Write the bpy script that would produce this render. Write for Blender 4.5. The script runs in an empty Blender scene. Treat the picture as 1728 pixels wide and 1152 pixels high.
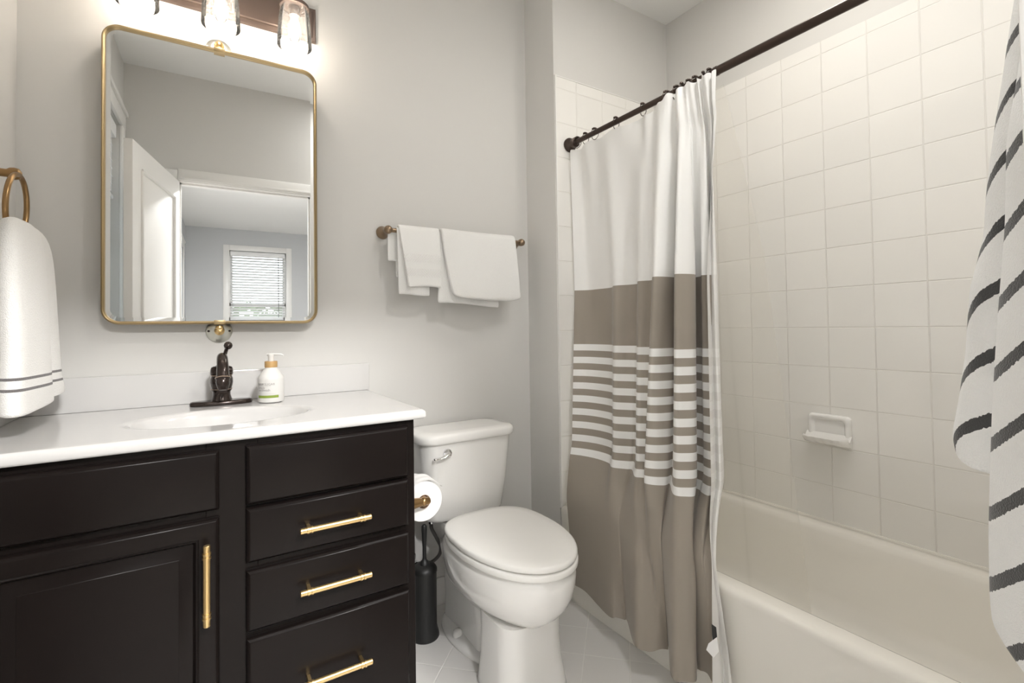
import bpy, bmesh, math, random
from mathutils import Vector, Matrix
random.seed(7)
S = bpy.context.scene
COL = S.collection
PI = math.pi

# ------------------------------------------------------------------ camera
def R(a): return math.radians(a)
YAW, PITCH, ROLL, FPX, SY = R(32.4838), R(1.2218), R(-0.79397), 828.006, 40.799
F = Vector((math.sin(YAW) * math.cos(PITCH), math.cos(YAW) * math.cos(PITCH), math.sin(PITCH)))
R0 = Vector((math.cos(YAW), -math.sin(YAW), 0))
U0 = R0.cross(F)
R1 = R0 * math.cos(ROLL) + U0 * math.sin(ROLL)
U1 = U0 * math.cos(ROLL) - R0 * math.sin(ROLL)
cam_d = bpy.data.cameras.new('camera')
cam = bpy.data.objects.new('camera', cam_d); COL.objects.link(cam)
cam.matrix_world = Matrix(((R1.x, U1.x, -F.x, 0), (R1.y, U1.y, -F.y, -1.85), (R1.z, U1.z, -F.z, 1.10356), (0, 0, 0, 1)))
cam_d.sensor_width = 36; cam_d.lens = FPX / 1728 * 36; cam_d.shift_y = -SY / 1728
cam_d.clip_start = 0.01; cam_d.clip_end = 100
S.camera = cam

# ------------------------------------------------------------------ world, exposure
S.view_settings.view_transform = 'Standard'; S.view_settings.look = 'None'
S.view_settings.gamma = 1; S.view_settings.use_curve_mapping = False
S.view_settings.exposure = 0.68
S.cycles.max_bounces = 14; S.cycles.diffuse_bounces = 8; S.cycles.glossy_bounces = 6
S.cycles.transparent_max_bounces = 24; S.cycles.transmission_bounces = 8
S.cycles.sample_clamp_indirect = 6
W = bpy.data.worlds.new('sky'); S.world = W; W.use_nodes = True
wn = W.node_tree.nodes; wl = W.node_tree.links
bg = wn['Background']; sky = wn.new('ShaderNodeTexSky')
sky.sky_type = 'NISHITA'; sky.sun_disc = False; sky.sun_elevation = R(55); sky.sun_rotation = R(60)
sky.air_density = 1.0; sky.dust_density = 3.0; sky.ozone_density = 1.0
mixw = wn.new('ShaderNodeMixRGB'); mixw.inputs[0].default_value = 0.65
mixw.inputs[2].default_value = (0.33, 0.34, 0.35, 1)
scl = wn.new('ShaderNodeVectorMath'); scl.operation = 'SCALE'; scl.inputs['Scale'].default_value = 0.06
wl.new(sky.outputs[0], scl.inputs[0]); wl.new(scl.outputs[0], mixw.inputs[1]); wl.new(mixw.outputs[0], bg.inputs[0])
SKY_STRENGTH = 10.0
bg.inputs[1].default_value = SKY_STRENGTH
BULB_W = 0.95
ALCOVE_FILL_W = 2.6
BATH_FILL_W = 6.0
BED_FILL_W = 122.0

# ------------------------------------------------------------------ materials
def mat(name, col, rough=0.5, metal=0.0, spec=0.5, bump=None, coat=0.0, sheen=0.0, var=None, sss=0.0):
    m = bpy.data.materials.new(name); m.use_nodes = True
    nt = m.node_tree; b = nt.nodes['Principled BSDF']
    b.inputs['Base Color'].default_value = (*col, 1); b.inputs['Roughness'].default_value = rough
    b.inputs['Metallic'].default_value = metal; b.inputs['Specular IOR Level'].default_value = spec
    if coat: b.inputs['Coat Weight'].default_value = coat; b.inputs['Coat Roughness'].default_value = 0.08
    if sheen: b.inputs['Sheen Weight'].default_value = sheen
    if sss:
        b.inputs['Subsurface Weight'].default_value = sss; b.inputs['Subsurface Scale'].default_value = 0.01
    tc = nt.nodes.new('ShaderNodeTexCoord')
    if bump:
        n = nt.nodes.new('ShaderNodeTexNoise'); n.inputs['Scale'].default_value = bump[0]; n.inputs['Detail'].default_value = 3
        nt.links.new(tc.outputs['Object'], n.inputs['Vector'])
        bp = nt.nodes.new('ShaderNodeBump'); bp.inputs['Strength'].default_value = bump[1]; bp.inputs['Distance'].default_value = bump[2]
        nt.links.new(n.outputs['Fac'], bp.inputs['Height']); nt.links.new(bp.outputs[0], b.inputs['Normal'])
    if var:
        n2 = nt.nodes.new('ShaderNodeTexNoise'); n2.inputs['Scale'].default_value = var[0]; n2.inputs['Detail'].default_value = 4
        nt.links.new(tc.outputs['Object'], n2.inputs['Vector'])
        mx = nt.nodes.new('ShaderNodeMixRGB'); mx.inputs[1].default_value = (*col, 1); mx.inputs[2].default_value = (*var[1], 1)
        nt.links.new(n2.outputs['Fac'], mx.inputs[0]); nt.links.new(mx.outputs[0], b.inputs['Base Color'])
    return m

def math_node(nt, op, a, b=None, c=None):
    n = nt.nodes.new('ShaderNodeMath'); n.operation = op
    for i, v in enumerate((a, b, c)):
        if v is None: continue
        if isinstance(v, (int, float)): n.inputs[i].default_value = v
        else: nt.links.new(v, n.inputs[i])
    return n.outputs[0]

def tile_mat(name, col, grout, size, offs, axes, rough, gw, var=0.03, diag=False, bump=0.75):
    """axes: which two object axes carry the grid."""
    m = bpy.data.materials.new(name); m.use_nodes = True; nt = m.node_tree
    b = nt.nodes['Principled BSDF']; b.inputs['Roughness'].default_value = rough
    tc = nt.nodes.new('ShaderNodeTexCoord'); sp = nt.nodes.new('ShaderNodeSeparateXYZ')
    nt.links.new(tc.outputs['Object'], sp.inputs[0])
    if diag:
        cs = [math_node(nt, 'ADD', sp.outputs[0], sp.outputs[1]), math_node(nt, 'SUBTRACT', sp.outputs[0], sp.outputs[1])]
    else:
        cs = [sp.outputs[a] for a in axes]
    ds, ids = [], []
    for c, s, o in zip(cs, size, offs):
        q = math_node(nt, 'DIVIDE', math_node(nt, 'SUBTRACT', c, o), s)
        fr = math_node(nt, 'FRACT', q)
        ids.append(math_node(nt, 'FLOOR', q))
        d = math_node(nt, 'MULTIPLY', math_node(nt, 'MINIMUM', fr, math_node(nt, 'SUBTRACT', 1.0, fr)), s)
        ds.append(d)
    d = math_node(nt, 'MINIMUM', ds[0], ds[1])
    mr = nt.nodes.new('ShaderNodeMapRange'); mr.interpolation_type = 'SMOOTHSTEP'
    mr.inputs['From Min'].default_value = gw * 0.45; mr.inputs['From Max'].default_value = gw * 1.2
    nt.links.new(d, mr.inputs['Value'])
    cx = nt.nodes.new('ShaderNodeCombineXYZ'); nt.links.new(ids[0], cx.inputs[0]); nt.links.new(ids[1], cx.inputs[1])
    wnz = nt.nodes.new('ShaderNodeTexWhiteNoise'); nt.links.new(cx.outputs[0], wnz.inputs['Vector'])
    v = math_node(nt, 'ADD', math_node(nt, 'MULTIPLY', wnz.outputs['Value'], var), 1 - var / 2)
    tcol = nt.nodes.new('ShaderNodeVectorMath'); tcol.operation = 'SCALE'; tcol.inputs[0].default_value = col
    nt.links.new(v, tcol.inputs['Scale'])
    mx = nt.nodes.new('ShaderNodeMixRGB'); mx.inputs[1].default_value = (*grout, 1)
    nt.links.new(tcol.outputs[0], mx.inputs[2]); nt.links.new(mr.outputs[0], mx.inputs[0])
    nt.links.new(mx.outputs[0], b.inputs['Base Color'])
    rr = math_node(nt, 'SUBTRACT', 0.75, math_node(nt, 'MULTIPLY', mr.outputs[0], 0.75 - rough))
    nt.links.new(rr, b.inputs['Roughness'])
    bp = nt.nodes.new('ShaderNodeBump'); bp.inputs['Strength'].default_value = bump; bp.inputs['Distance'].default_value = 0.0015
    nz = nt.nodes.new('ShaderNodeTexNoise'); nz.inputs['Scale'].default_value = 9.0
    nt.links.new(tc.outputs['Object'], nz.inputs['Vector'])
    h = math_node(nt, 'ADD', mr.outputs[0], math_node(nt, 'MULTIPLY', nz.outputs['Fac'], 0.25))
    nt.links.new(h, bp.inputs['Height']); nt.links.new(bp.outputs[0], b.inputs['Normal'])
    return m

def clear_mat(name, tint, alpha, rough=0.05, bump=None, ior=1.35):
    """thin clear sheet: see-through with a little body and a gloss."""
    m = bpy.data.materials.new(name); m.use_nodes = True; nt = m.node_tree
    for n in list(nt.nodes):
        if n.type != 'OUTPUT_MATERIAL': nt.nodes.remove(n)
    out = nt.nodes['Material Output']
    tr = nt.nodes.new('ShaderNodeBsdfTransparent'); tr.inputs[0].default_value = (1, 1, 1, 1)
    di = nt.nodes.new('ShaderNodeBsdfDiffuse'); di.inputs[0].default_value = (*tint, 1)
    tl = nt.nodes.new('ShaderNodeBsdfTranslucent'); tl.inputs[0].default_value = (*tint, 1)
    gl = nt.nodes.new('ShaderNodeBsdfGlossy'); gl.inputs['Roughness'].default_value = rough
    a = nt.nodes.new('ShaderNodeMixShader'); a.inputs[0].default_value = 0.5
    nt.links.new(di.outputs[0], a.inputs[1]); nt.links.new(tl.outputs[0], a.inputs[2])
    mx = nt.nodes.new('ShaderNodeMixShader'); mx.inputs[0].default_value = alpha
    nt.links.new(tr.outputs[0], mx.inputs[1]); nt.links.new(a.outputs[0], mx.inputs[2])
    fr = nt.nodes.new('ShaderNodeFresnel'); fr.inputs[0].default_value = ior
    m2 = nt.nodes.new('ShaderNodeMixShader')
    nt.links.new(fr.outputs[0], m2.inputs[0]); nt.links.new(mx.outputs[0], m2.inputs[1]); nt.links.new(gl.outputs[0], m2.inputs[2])
    nt.links.new(m2.outputs[0], out.inputs[0])
    if bump:
        tc = nt.nodes.new('ShaderNodeTexCoord'); vo = nt.nodes.new('ShaderNodeTexVoronoi'); vo.inputs['Scale'].default_value = bump[0]
        nt.links.new(tc.outputs['Object'], vo.inputs['Vector'])
        mr = nt.nodes.new('ShaderNodeMapRange'); mr.inputs['From Min'].default_value = 0.15; mr.inputs['From Max'].default_value = 0.38
        mr.inputs['To Min'].default_value = bump[1]; mr.inputs['To Max'].default_value = alpha
        nt.links.new(vo.outputs['Distance'], mr.inputs['Value']); nt.links.new(mr.outputs[0], mx.inputs[0])
    return m

def emit(name, col, st):
    m = bpy.data.materials.new(name); m.use_nodes = True; b = m.node_tree.nodes['Principled BSDF']
    b.inputs['Base Color'].default_value = (*col, 1); b.inputs['Emission Color'].default_value = (*col, 1); b.inputs['Emission Strength'].default_value = st
    return m

M = {}
M['paint'] = mat('greige wall paint', (0.62, 0.61, 0.59), 0.55, bump=(220, 0.12, 0.001))
M['bedpaint'] = mat('bedroom grey paint', (0.52, 0.53, 0.54), 0.6, bump=(220, 0.12, 0.001))
M['ceil'] = mat('white ceiling paint', (0.80, 0.80, 0.79), 0.8, bump=(160, 0.1, 0.001))
M['trim'] = mat('white trim paint', (0.76, 0.75, 0.73), 0.3)
ROWT = 0.14737; ROWZ = 1.08803
M['tile_long'] = tile_mat('glossy white wall tile', (0.79, 0.775, 0.745), (0.735, 0.715, 0.68), (0.15061, ROWT), (-0.78622, ROWZ), (1, 2), 0.08, 0.0022)
M['tile_end'] = tile_mat('glossy white end tile', (0.79, 0.775, 0.745), (0.735, 0.715, 0.68), (0.15061, ROWT), (1.988, ROWZ), (0, 2), 0.08, 0.0022)
M['floor'] = tile_mat('white floor tile', (0.70, 0.685, 0.665), (0.80, 0.79, 0.76), (0.2125, 0.2115), (0.535, 1.016), None, 0.3, 0.003, var=0.05, diag=True, bump=0.5)
M['carpet'] = mat('beige carpet', (0.45, 0.42, 0.38), 1.0, bump=(400, 0.6, 0.004))
M['porcelain'] = mat('white porcelain', (0.80, 0.79, 0.77), 0.07, coat=0.3)
M['seat'] = mat('white seat plastic', (0.80, 0.79, 0.765), 0.16)
M['marble'] = mat('white cultured marble', (0.575, 0.567, 0.56), 0.10, coat=0.3, var=(3.0, (0.605, 0.597, 0.59)))
M['tub'] = mat('white enamel tub', (0.80, 0.775, 0.72), 0.12, coat=0.2)
M['cab'] = mat('espresso cabinet finish', (0.0065, 0.0048, 0.0044), 0.31, spec=0.14, bump=(60, 0.05, 0.001), var=(12, (0.009, 0.0065, 0.0058)))
M['brass'] = mat('brushed brass', (0.74, 0.53, 0.25), 0.33, 1.0)
M['antique'] = mat('antique brass', (0.36, 0.225, 0.105), 0.28, 1.0)
M['barbronze'] = mat('brown bronze', (0.30, 0.22, 0.15), 0.35, 1.0)
M['frame'] = mat('antique gold frame', (0.43, 0.325, 0.18), 0.34, 1.0)
M['lampmetal'] = mat('bronze lamp metal', (0.17, 0.125, 0.105), 0.42, 0.7)
M['nickel'] = mat('zinc plated steel', (0.62, 0.62, 0.57), 0.32, 0.95)
M['chrome'] = mat('chrome', (0.85, 0.85, 0.86), 0.08, 1.0)
M['orb'] = mat('oil rubbed bronze', (0.035, 0.024, 0.02), 0.22, 0.6, coat=0.25)
M['copperline'] = mat('worn bronze edge', (0.55, 0.42, 0.33), 0.3, 1.0)
M['rod'] = mat('dark bronze rod', (0.06, 0.042, 0.034), 0.32, 0.7)
M['black'] = mat('matte black plastic', (0.012, 0.012, 0.012), 0.45)
M['mirror'] = mat('mirror silver', (0.93, 0.94, 0.94), 0.0, 1.0)
M['paper'] = mat('white tissue paper', (0.84, 0.83, 0.82), 0.95, bump=(300, 0.15, 0.001))
M['core'] = mat('brown card core', (0.28, 0.17, 0.10), 0.8)
M['bottle'] = mat('white bottle plastic', (0.70, 0.69, 0.67), 0.25)
M['bamboo'] = mat('tan bamboo collar', (0.45, 0.27, 0.10), 0.5, var=(40, (0.52, 0.33, 0.14)))
M['ink'] = mat('grey label ink', (0.16, 0.15, 0.14), 0.6)
M['inklight'] = mat('pale grey label ink', (0.27, 0.26, 0.25), 0.6)
M['green'] = mat('green label ink', (0.22, 0.30, 0.045), 0.5)
M['hose'] = mat('braided grey hose', (0.10, 0.095, 0.09), 0.45, 0.6, bump=(500, 0.5, 0.002))
M['terry'] = mat('white terry cloth', (0.82, 0.815, 0.80), 0.95, sheen=0.3, bump=(420, 0.7, 0.004))
M['leaf'] = mat('tree leaves', (0.06, 0.13, 0.03), 0.7, var=(5, (0.12, 0.20, 0.05)))
M['bark'] = mat('tree bark', (0.10, 0.07, 0.05), 0.9)
M['grass'] = mat('grass ground', (0.10, 0.16, 0.05), 0.9, var=(3, (0.14, 0.18, 0.07)))
M['glass'] = clear_mat('window glass', (0.9, 0.95, 0.95), 0.03, 0.02)
M['seeded'] = clear_mat('clear seeded lamp glass', (0.92, 0.91, 0.88), 0.02, 0.05, bump=(210, 0.30), ior=1.18)
M['bulbglass'] = clear_mat('clear bulb glass', (1.0, 0.97, 0.9), 0.06, 0.03)
M['liner'] = clear_mat('frosted plastic liner', (0.86, 0.83, 0.74), 0.22, 0.3, ior=1.08)
M['filament'] = emit('glowing filament', (1.0, 0.84, 0.62), 30.0)
M['blind'] = mat('white blind slats', (0.80, 0.80, 0.80), 0.5)
M['cord'] = mat('grey cord', (0.10, 0.10, 0.10), 0.6)

def z_stripes(name, base, bands, dark, bump=None, rough=0.9, attr=None, back=None):
    """horizontal bands printed in the cloth, by height (or UV v)."""
    m = mat(name, base, rough, bump=bump, sheen=0.2); nt = m.node_tree; b = nt.nodes['Principled BSDF']
    if attr:
        uv = nt.nodes.new('ShaderNodeUVMap'); uv.uv_map = attr
        sp = nt.nodes.new('ShaderNodeSeparateXYZ'); nt.links.new(uv.outputs[0], sp.inputs[0]); co = sp.outputs[1]
    else:
        tc = nt.nodes.new('ShaderNodeTexCoord'); sp = nt.nodes.new('ShaderNodeSeparateXYZ')
        nt.links.new(tc.outputs['Object'], sp.inputs[0]); co = sp.outputs[2]
    tot = None
    for lo, hi in bands:
        s = math_node(nt, 'MULTIPLY', math_node(nt, 'GREATER_THAN', co, lo), math_node(nt, 'LESS_THAN', co, hi))
        tot = s if tot is None else math_node(nt, 'MAXIMUM', tot, s)
    mx = nt.nodes.new('ShaderNodeMixRGB'); mx.inputs[1].default_value = (*base, 1); mx.inputs[2].default_value = (*dark, 1)
    nt.links.new(tot, mx.inputs[0]); res = mx.outputs[0]
    if back:
        ge = nt.nodes.new('ShaderNodeNewGeometry')
        m1 = nt.nodes.new('ShaderNodeMixRGB'); m1.inputs[0].default_value = 0.13
        m1.inputs[1].default_value = (*back, 1); nt.links.new(res, m1.inputs[2])
        m2 = nt.nodes.new('ShaderNodeMixRGB'); nt.links.new(ge.outputs['Backfacing'], m2.inputs[0])
        nt.links.new(res, m2.inputs[1]); nt.links.new(m1.outputs[0], m2.inputs[2]); res = m2.outputs[0]
    nt.links.new(res, b.inputs['Base Color'])
    return m

M['ringtowel'] = z_stripes('white terry with grey lines', (0.82, 0.81, 0.79), [(0.983, 0.989), (1.006, 1.012)], (0.14, 0.13, 0.13), bump=(420, 0.7, 0.004))

# ------------------------------------------------------------------ mesh helpers
def obj(name, bm, m=None, parent=None, smooth=40, recalc=True):
    me = bpy.data.meshes.new(name)
    if recalc: bmesh.ops.recalc_face_normals(bm, faces=bm.faces)
    bm.to_mesh(me); bm.free()
    if smooth:
        me.polygons.foreach_set('use_smooth', [True] * len(me.polygons)); me.set_sharp_from_angle(angle=R(smooth))
    if m is not None: me.materials.append(m)
    o = bpy.data.objects.new(name, me); COL.objects.link(o)
    if parent is not None:
        o.parent = parent; o.matrix_parent_inverse = Matrix.Translation(-wloc(parent))
    return o
def wloc(o):
    return Vector(o.location) if o.type == 'EMPTY' else Vector((0, 0, 0))
def thing(name, label, cat, loc=(0, 0, 0), group=None):
    o = bpy.data.objects.new(name, None); COL.objects.link(o); o.location = loc; o.empty_display_size = 0.05
    o['label'] = label; o['category'] = cat
    if group: o['group'] = group
    return o
def tag(o, label, cat, group=None):
    o['label'] = label; o['category'] = cat
    if group: o['group'] = group
    return o
def struct(name, bm, m, parent=None, smooth=40):
    o = obj(name, bm, m, parent, smooth)
    if parent is None: o['kind'] = 'structure'
    return o
def BM(): return bmesh.new()
def box(bm, x0, x1, y0, y1, z0, z1, bev=0, seg=2):
    r = bmesh.ops.create_cube(bm, size=1)
    vs = r['verts']
    for v in vs:
        v.co = Vector((x0 + (v.co.x + .5) * (x1 - x0), y0 + (v.co.y + .5) * (y1 - y0), z0 + (v.co.z + .5) * (z1 - z0)))
    if bev:
        es = list({e for v in vs for e in v.link_edges})
        bmesh.ops.bevel(bm, geom=es, offset=bev, segments=seg, affect='EDGES', profile=0.5)
def loft(bm, rings, closed=True, cap0=False, cap1=False):
    rows = [[bm.verts.new(p) for p in r] for r in rings]
    n = len(rows[0])
    for a, b in zip(rows, rows[1:]):
        for i in range(n if closed else n - 1):
            j = (i + 1) % n
            bm.faces.new((a[i], a[j], b[j], b[i]))
    if cap0: bm.faces.new(list(reversed(rows[0])))
    if cap1: bm.faces.new(rows[-1])
    return rows
def lathe(bm, prof, origin=(0, 0, 0), axis='z', seg=32, sx=1.0, sy=1.0, mtx=None):
    o = Vector(origin); rings = []
    for r, z in prof:
        ring = []
        for k in range(seg):
            a = 2 * PI * k / seg; p = Vector((max(r, 1e-5) * math.cos(a) * sx, max(r, 1e-5) * math.sin(a) * sy, z))
            if mtx is not None: p = mtx @ p
            elif axis == 'y': p = Vector((p.x, -p.z, p.y))     # +z of the profile goes to -y (into the room)
            elif axis == 'x': p = Vector((p.z, p.x, p.y))
            ring.append(o + p)
        rings.append(ring)
    loft(bm, rings, True, True, True)
def catmull(pts, n=8, closed=False):
    P = [Vector(p) for p in pts]; out = []
    N = len(P)
    for i in range(N if closed else N - 1):
        p1, p2 = P[i], P[(i + 1) % N]
        p0 = P[i - 1] if (i > 0 or closed) else p1 * 2 - p2
        p3 = P[(i + 2) % N] if (i + 2 < N or closed) else p2 * 2 - p1
        for k in range(n):
            t = k / n
            out.append(0.5 * ((2 * p1) + (p2 - p0) * t + (2 * p0 - 5 * p1 + 4 * p2 - p3) * t * t + (3 * p1 - p0 - 3 * p2 + p3) * t ** 3))
    if not closed: out.append(P[-1])
    return out
def tube(bm, pts, r, seg=12, closed=False, flat=1.0):
    P = [Vector(p) for p in pts]; n = len(P)
    rs = r if isinstance(r, (list, tuple)) else [r] * n
    rings = []; prev = None
    for i in range(n):
        a = P[i - 1] if (i > 0 or closed) else P[i]
        b = P[(i + 1) % n] if (i < n - 1 or closed) else P[i]
        t = (b - a).normalized()
        if prev is None:
            up = Vector((0, 0, 1)) if abs(t.z) < 0.9 else Vector((0, 1, 0))
            u = t.cross(up).normalized()
        else:
            u = (prev - t * prev.dot(t)).normalized()
        prev = u; v = t.cross(u)
        rings.append([P[i] + (u * math.cos(2 * PI * k / seg) + v * math.sin(2 * PI * k / seg) * flat) * rs[i] for k in range(seg)])
    if closed:
        rings.append(rings[0])
        rows = [[bm.verts.new(p) for p in q] for q in rings[:-1]]; rows.append(rows[0])
        for a, b in zip(rows, rows[1:]):
            for i in range(seg): bm.faces.new((a[i], a[(i + 1) % seg], b[(i + 1) % seg], b[i]))
    else:
        loft(bm, rings, True, True, True)
def rrect(cx, cz, w, h, r, n=8):
    pts = []
    for (sx, sz, a0) in ((1, 1, 0), (-1, 1, 90), (-1, -1, 180), (1, -1, 270)):
        for k in range(n + 1):
            a = R(a0 + 90 * k / n); pts.append((cx + sx * (w / 2 - r) + r * math.cos(a), cz + sz * (h / 2 - r) + r * math.sin(a)))
    return pts
def sheet_obj(name, grid, m, parent=None, thick=0.004, uv=None, sub=1, offset=-1):
    bm = BM()
    rows = [[bm.verts.new(p) for p in r] for r in grid]
    uvl = bm.loops.layers.uv.new('cloth') if uv else None
    for i in range(len(rows) - 1):
        for j in range(len(rows[0]) - 1):
            f = bm.faces.new((rows[i][j], rows[i][j + 1], rows[i + 1][j + 1], rows[i + 1][j]))
            if uv:
                for l, (a, b) in zip(f.loops, ((i, j), (i, j + 1), (i + 1, j + 1), (i + 1, j))): l[uvl].uv = uv[a][b]
    me = bpy.data.meshes.new(name); bm.to_mesh(me); bm.free()
    me.polygons.foreach_set('use_smooth', [True] * len(me.polygons)); me.materials.append(m)
    o = bpy.data.objects.new(name, me); COL.objects.link(o)
    if thick:
        s = o.modifiers.new('thick', 'SOLIDIFY'); s.thickness = thick; s.offset = offset
    if sub:
        s = o.modifiers.new('smooth', 'SUBSURF'); s.levels = sub; s.render_levels = sub
    if parent is not None:
        o.parent = parent; o.matrix_parent_inverse = Matrix.Translation(-wloc(parent))
    return o

# ------------------------------------------------------------------ room shell
XL, XJ, XT, YE, YF, ZC = -0.4245, 1.2685, 1.988, -0.2123, -1.75, 2.622
TW = 0.12
def panel(name, m, *b, parent=None):
    bm = BM(); box(bm, *b); return struct(name, bm, m, parent, 0)
def boxes(name, m, bs, parent=None, bev=0):
    bm = BM()
    for b in bs: box(bm, *b, bev=bev)
    return struct(name, bm, m, parent, 30)
panel('floor', M['floor'], XL - .02, XT + .1, YF - TW / 2, 0.02, -0.05, 0)
panel('ceiling', M['ceil'], XL - .1, XT + .1, YF - TW / 2, 0.1, ZC, ZC + .06)
panel('wall_back', M['paint'], XL - .12, XJ + .01, 0, 0.1, 0, ZC)
panel('wall_alcove', M['paint'], XJ, XT + .12, YE, 0.1, 0, ZC)
panel('wall_right', M['paint'], XT, XT + .12, YF - TW, YE, 0, ZC)
# exterior (left) wall with a window opening, y from 0 back to the bedroom's far wall
YB = -7.0
W1 = (-1.62, -1.08, 0.95, 2.22); W3 = (-6.5, -5.6, 0.75, 2.22)
def wall_x_openings(name, m, x0, x1, y0, y1, z1, ops):
    bs = []; ys = y0
    for (a, b, za, zb) in ops:
        bs += [(x0, x1, ys, a, 0, z1), (x0, x1, a, b, 0, za), (x0, x1, a, b, zb, z1)]; ys = b
    bs.append((x0, x1, ys, y1, 0, z1)); return boxes(name, m, bs)
wall_x_openings('wall_left', M['paint'], XL - .14, XL, YF - TW / 2, 0, ZC, [W1])
DX0, DX1, DZ = -0.165, 0.568, 1.985
boxes('wall_front', M['paint'], [(XL, DX0 - .01, YF - TW, YF, 0, ZC), (DX1 + .01, XT, YF - TW, YF, 0, ZC), (DX0 - .01, DX1 + .01, YF - TW, YF, DZ + .01, ZC)])
# door frame: jamb lining + casings on both faces
def casing(bm, x0, x1, zt, y, sgn, w=0.062, t=0.012):
    ya, yb = (y, y + t * sgn) if sgn > 0 else (y + t * sgn, y)
    box(bm, x0 - w, x0 - .004, ya, yb, 0, zt + w, .004); box(bm, x1 + .004, x1 + w, ya, yb, 0, zt + w, .004)
    box(bm, x0 - .004, x1 + .004, ya, yb, zt + .004, zt + w + .01, .004)
    box(bm, x0 - .004, x1 + .004, ya, yb + .004 * sgn if sgn > 0 else yb, zt + .012, zt + .026, .003)
bm = BM(); casing(bm, DX0, DX1, DZ, YF, 1); casing(bm, DX0, DX1, DZ, YF - TW, -1)
box(bm, DX0 - .012, DX0, YF - TW, YF, 0, DZ); box(bm, DX1, DX1 + .012, YF - TW, YF, 0, DZ); box(bm, DX0 - .012, DX1 + .012, YF - TW, YF, DZ, DZ + .012)
box(bm, DX0, DX0 + .01, YF - .075, YF - .04, 0, DZ); box(bm, DX1 - .01, DX1, YF - .075, YF - .04, 0, DZ); box(bm, DX0, DX1, YF - .075, YF - .04, DZ - .01, DZ)
struct('trim_1', bm, M['trim'], None, 30)
# baseboards
def baseb(name, pts):
    bm = BM()
    for (x0, x1, y0, y1) in pts: box(bm, x0, x1, y0, y1, 0, 0.105, .004)
    struct(name, bm, M['trim'], None, 30)
baseb('baseboard_back', [(0.505, XJ, -.014, 0)])
baseb('baseboard_alcove', [(XJ - .014, XJ, YE, -.014)])
baseb('baseboard_left', [(XL, XL + .014, YF, -.60)])
baseb('baseboard_front', [(DX1 + .07, 1.255, YF, YF + .014), (XL + .014, DX0 - .07, YF, YF + .014)])

# tile surround of the tub (thin tile skins on three walls) with a narrow edge trim
TZ0, TZ1 = 0.352, 2.169
panel('trim_2', M['tile_long'], XT - .008, XT, YF + .008, YE - .008, TZ0, TZ1)
panel('trim_3', M['tile_end'], XJ + .004, XT, YE - .008, YE, TZ0, TZ1)
panel('trim_4', M['tile_end'], XJ + .004, XT, YF, YF + .008, TZ0, TZ1)
boxes('trim_5', M['trim'], [(XJ + .001, XJ + .005, YE - .010, YE, 0.352, TZ1 + .004), (XJ + .005, XT, YE - .010, YE, TZ1, TZ1 + .004)])

# ------------------------------------------------------------------ door leaf, opened into the bathroom
bm = BM(); LW, LT = 0.72, 0.035
box(bm, 0, LW, 0, LT, 0.01, 1.975, .002)
door = struct('door_1', bm, M['trim'])
def dpanel(z0, z1):
    bm = BM()
    for y, s in ((0, -1), (LT, 1)):
        o = [(0.11, z0), (LW - .11, z0), (LW - .11, z1), (0.11, z1)]
        for (a, b) in zip(o, o[1:] + o[:1]):
            tube(bm, [(a[0], y + s * .001, a[1]), (b[0], y + s * .001, b[1])], 0.009, 8)
    return bm
obj('panel_moulding', dpanel(1.05, 1.86), M['trim'], door); obj('panel_moulding', dpanel(0.14, 0.90), M['trim'], door)
bm = BM()
for s, y in ((-1, 0), (1, LT)):
    mt = Matrix.Rotation(R(90 * (1 if s < 0 else -1)), 4, 'X')
    lathe(bm, [(0, -.001), (.028, -.001), (.028, .005), (.010, .010), (.010, .03), (.024, .038), (.027, .05), (.018, .06), (0, .062)], (LW - .06, y, .93), mtx=mt, seg=20)
obj('door_knob', bm, M['orb'], door)
ang = math.atan2(-.985 + 1.735, -.298 + .158)
door.location = (-.158, -1.735, 0); door.rotation_euler = (0, 0, ang)

# ------------------------------------------------------------------ windows
def window_x(name, y0, y1, z0, z1, xin, wall, cas=0.085):
    """window in an x = const exterior wall, room on the +x side"""
    bm = BM(); x = xin
    box(bm, x, x + .016, y0 - cas, y0, z0 - .09, z1 + cas, .004); box(bm, x, x + .016, y1, y1 + cas, z0 - .09, z1 + cas, .004)
    box(bm, x, x + .018, y0 - cas, y1 + cas, z1, z1 + cas, .004); box(bm, x, x + .03, y0 - cas, y1 + cas, z1 + cas - .012, z1 + cas + .015, .004)
    box(bm, x - .02, x + .035, y0 - cas - .01, y1 + cas + .01, z0 - .022, z0, .005); box(bm, x, x + .014, y0 - cas, y1 + cas, z0 - .09, z0 - .022, .004)
    w = struct(name, bm, M['trim'])
    bm = BM(); xs = x - .10
    for a, b, c, d in ((y0, y0 + .045, z0, z1), (y1 - .045, y1, z0, z1), (y0, y1, z0, z0 + .05), (y0, y1, z1 - .045, z1), (y0, y1, (z0 + z1) / 2 - .025, (z0 + z1) / 2 + .025)):
        box(bm, xs, xs + .04, a, b, c, d)
    obj('window_sash', bm, M['trim'], w)
    bm = BM(); box(bm, xs + .016, xs + .021, y0 + .04, y1 - .04, z0 + .04, z1 - .04); obj('window_pane', bm, M['glass'], w)
    return w
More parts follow.
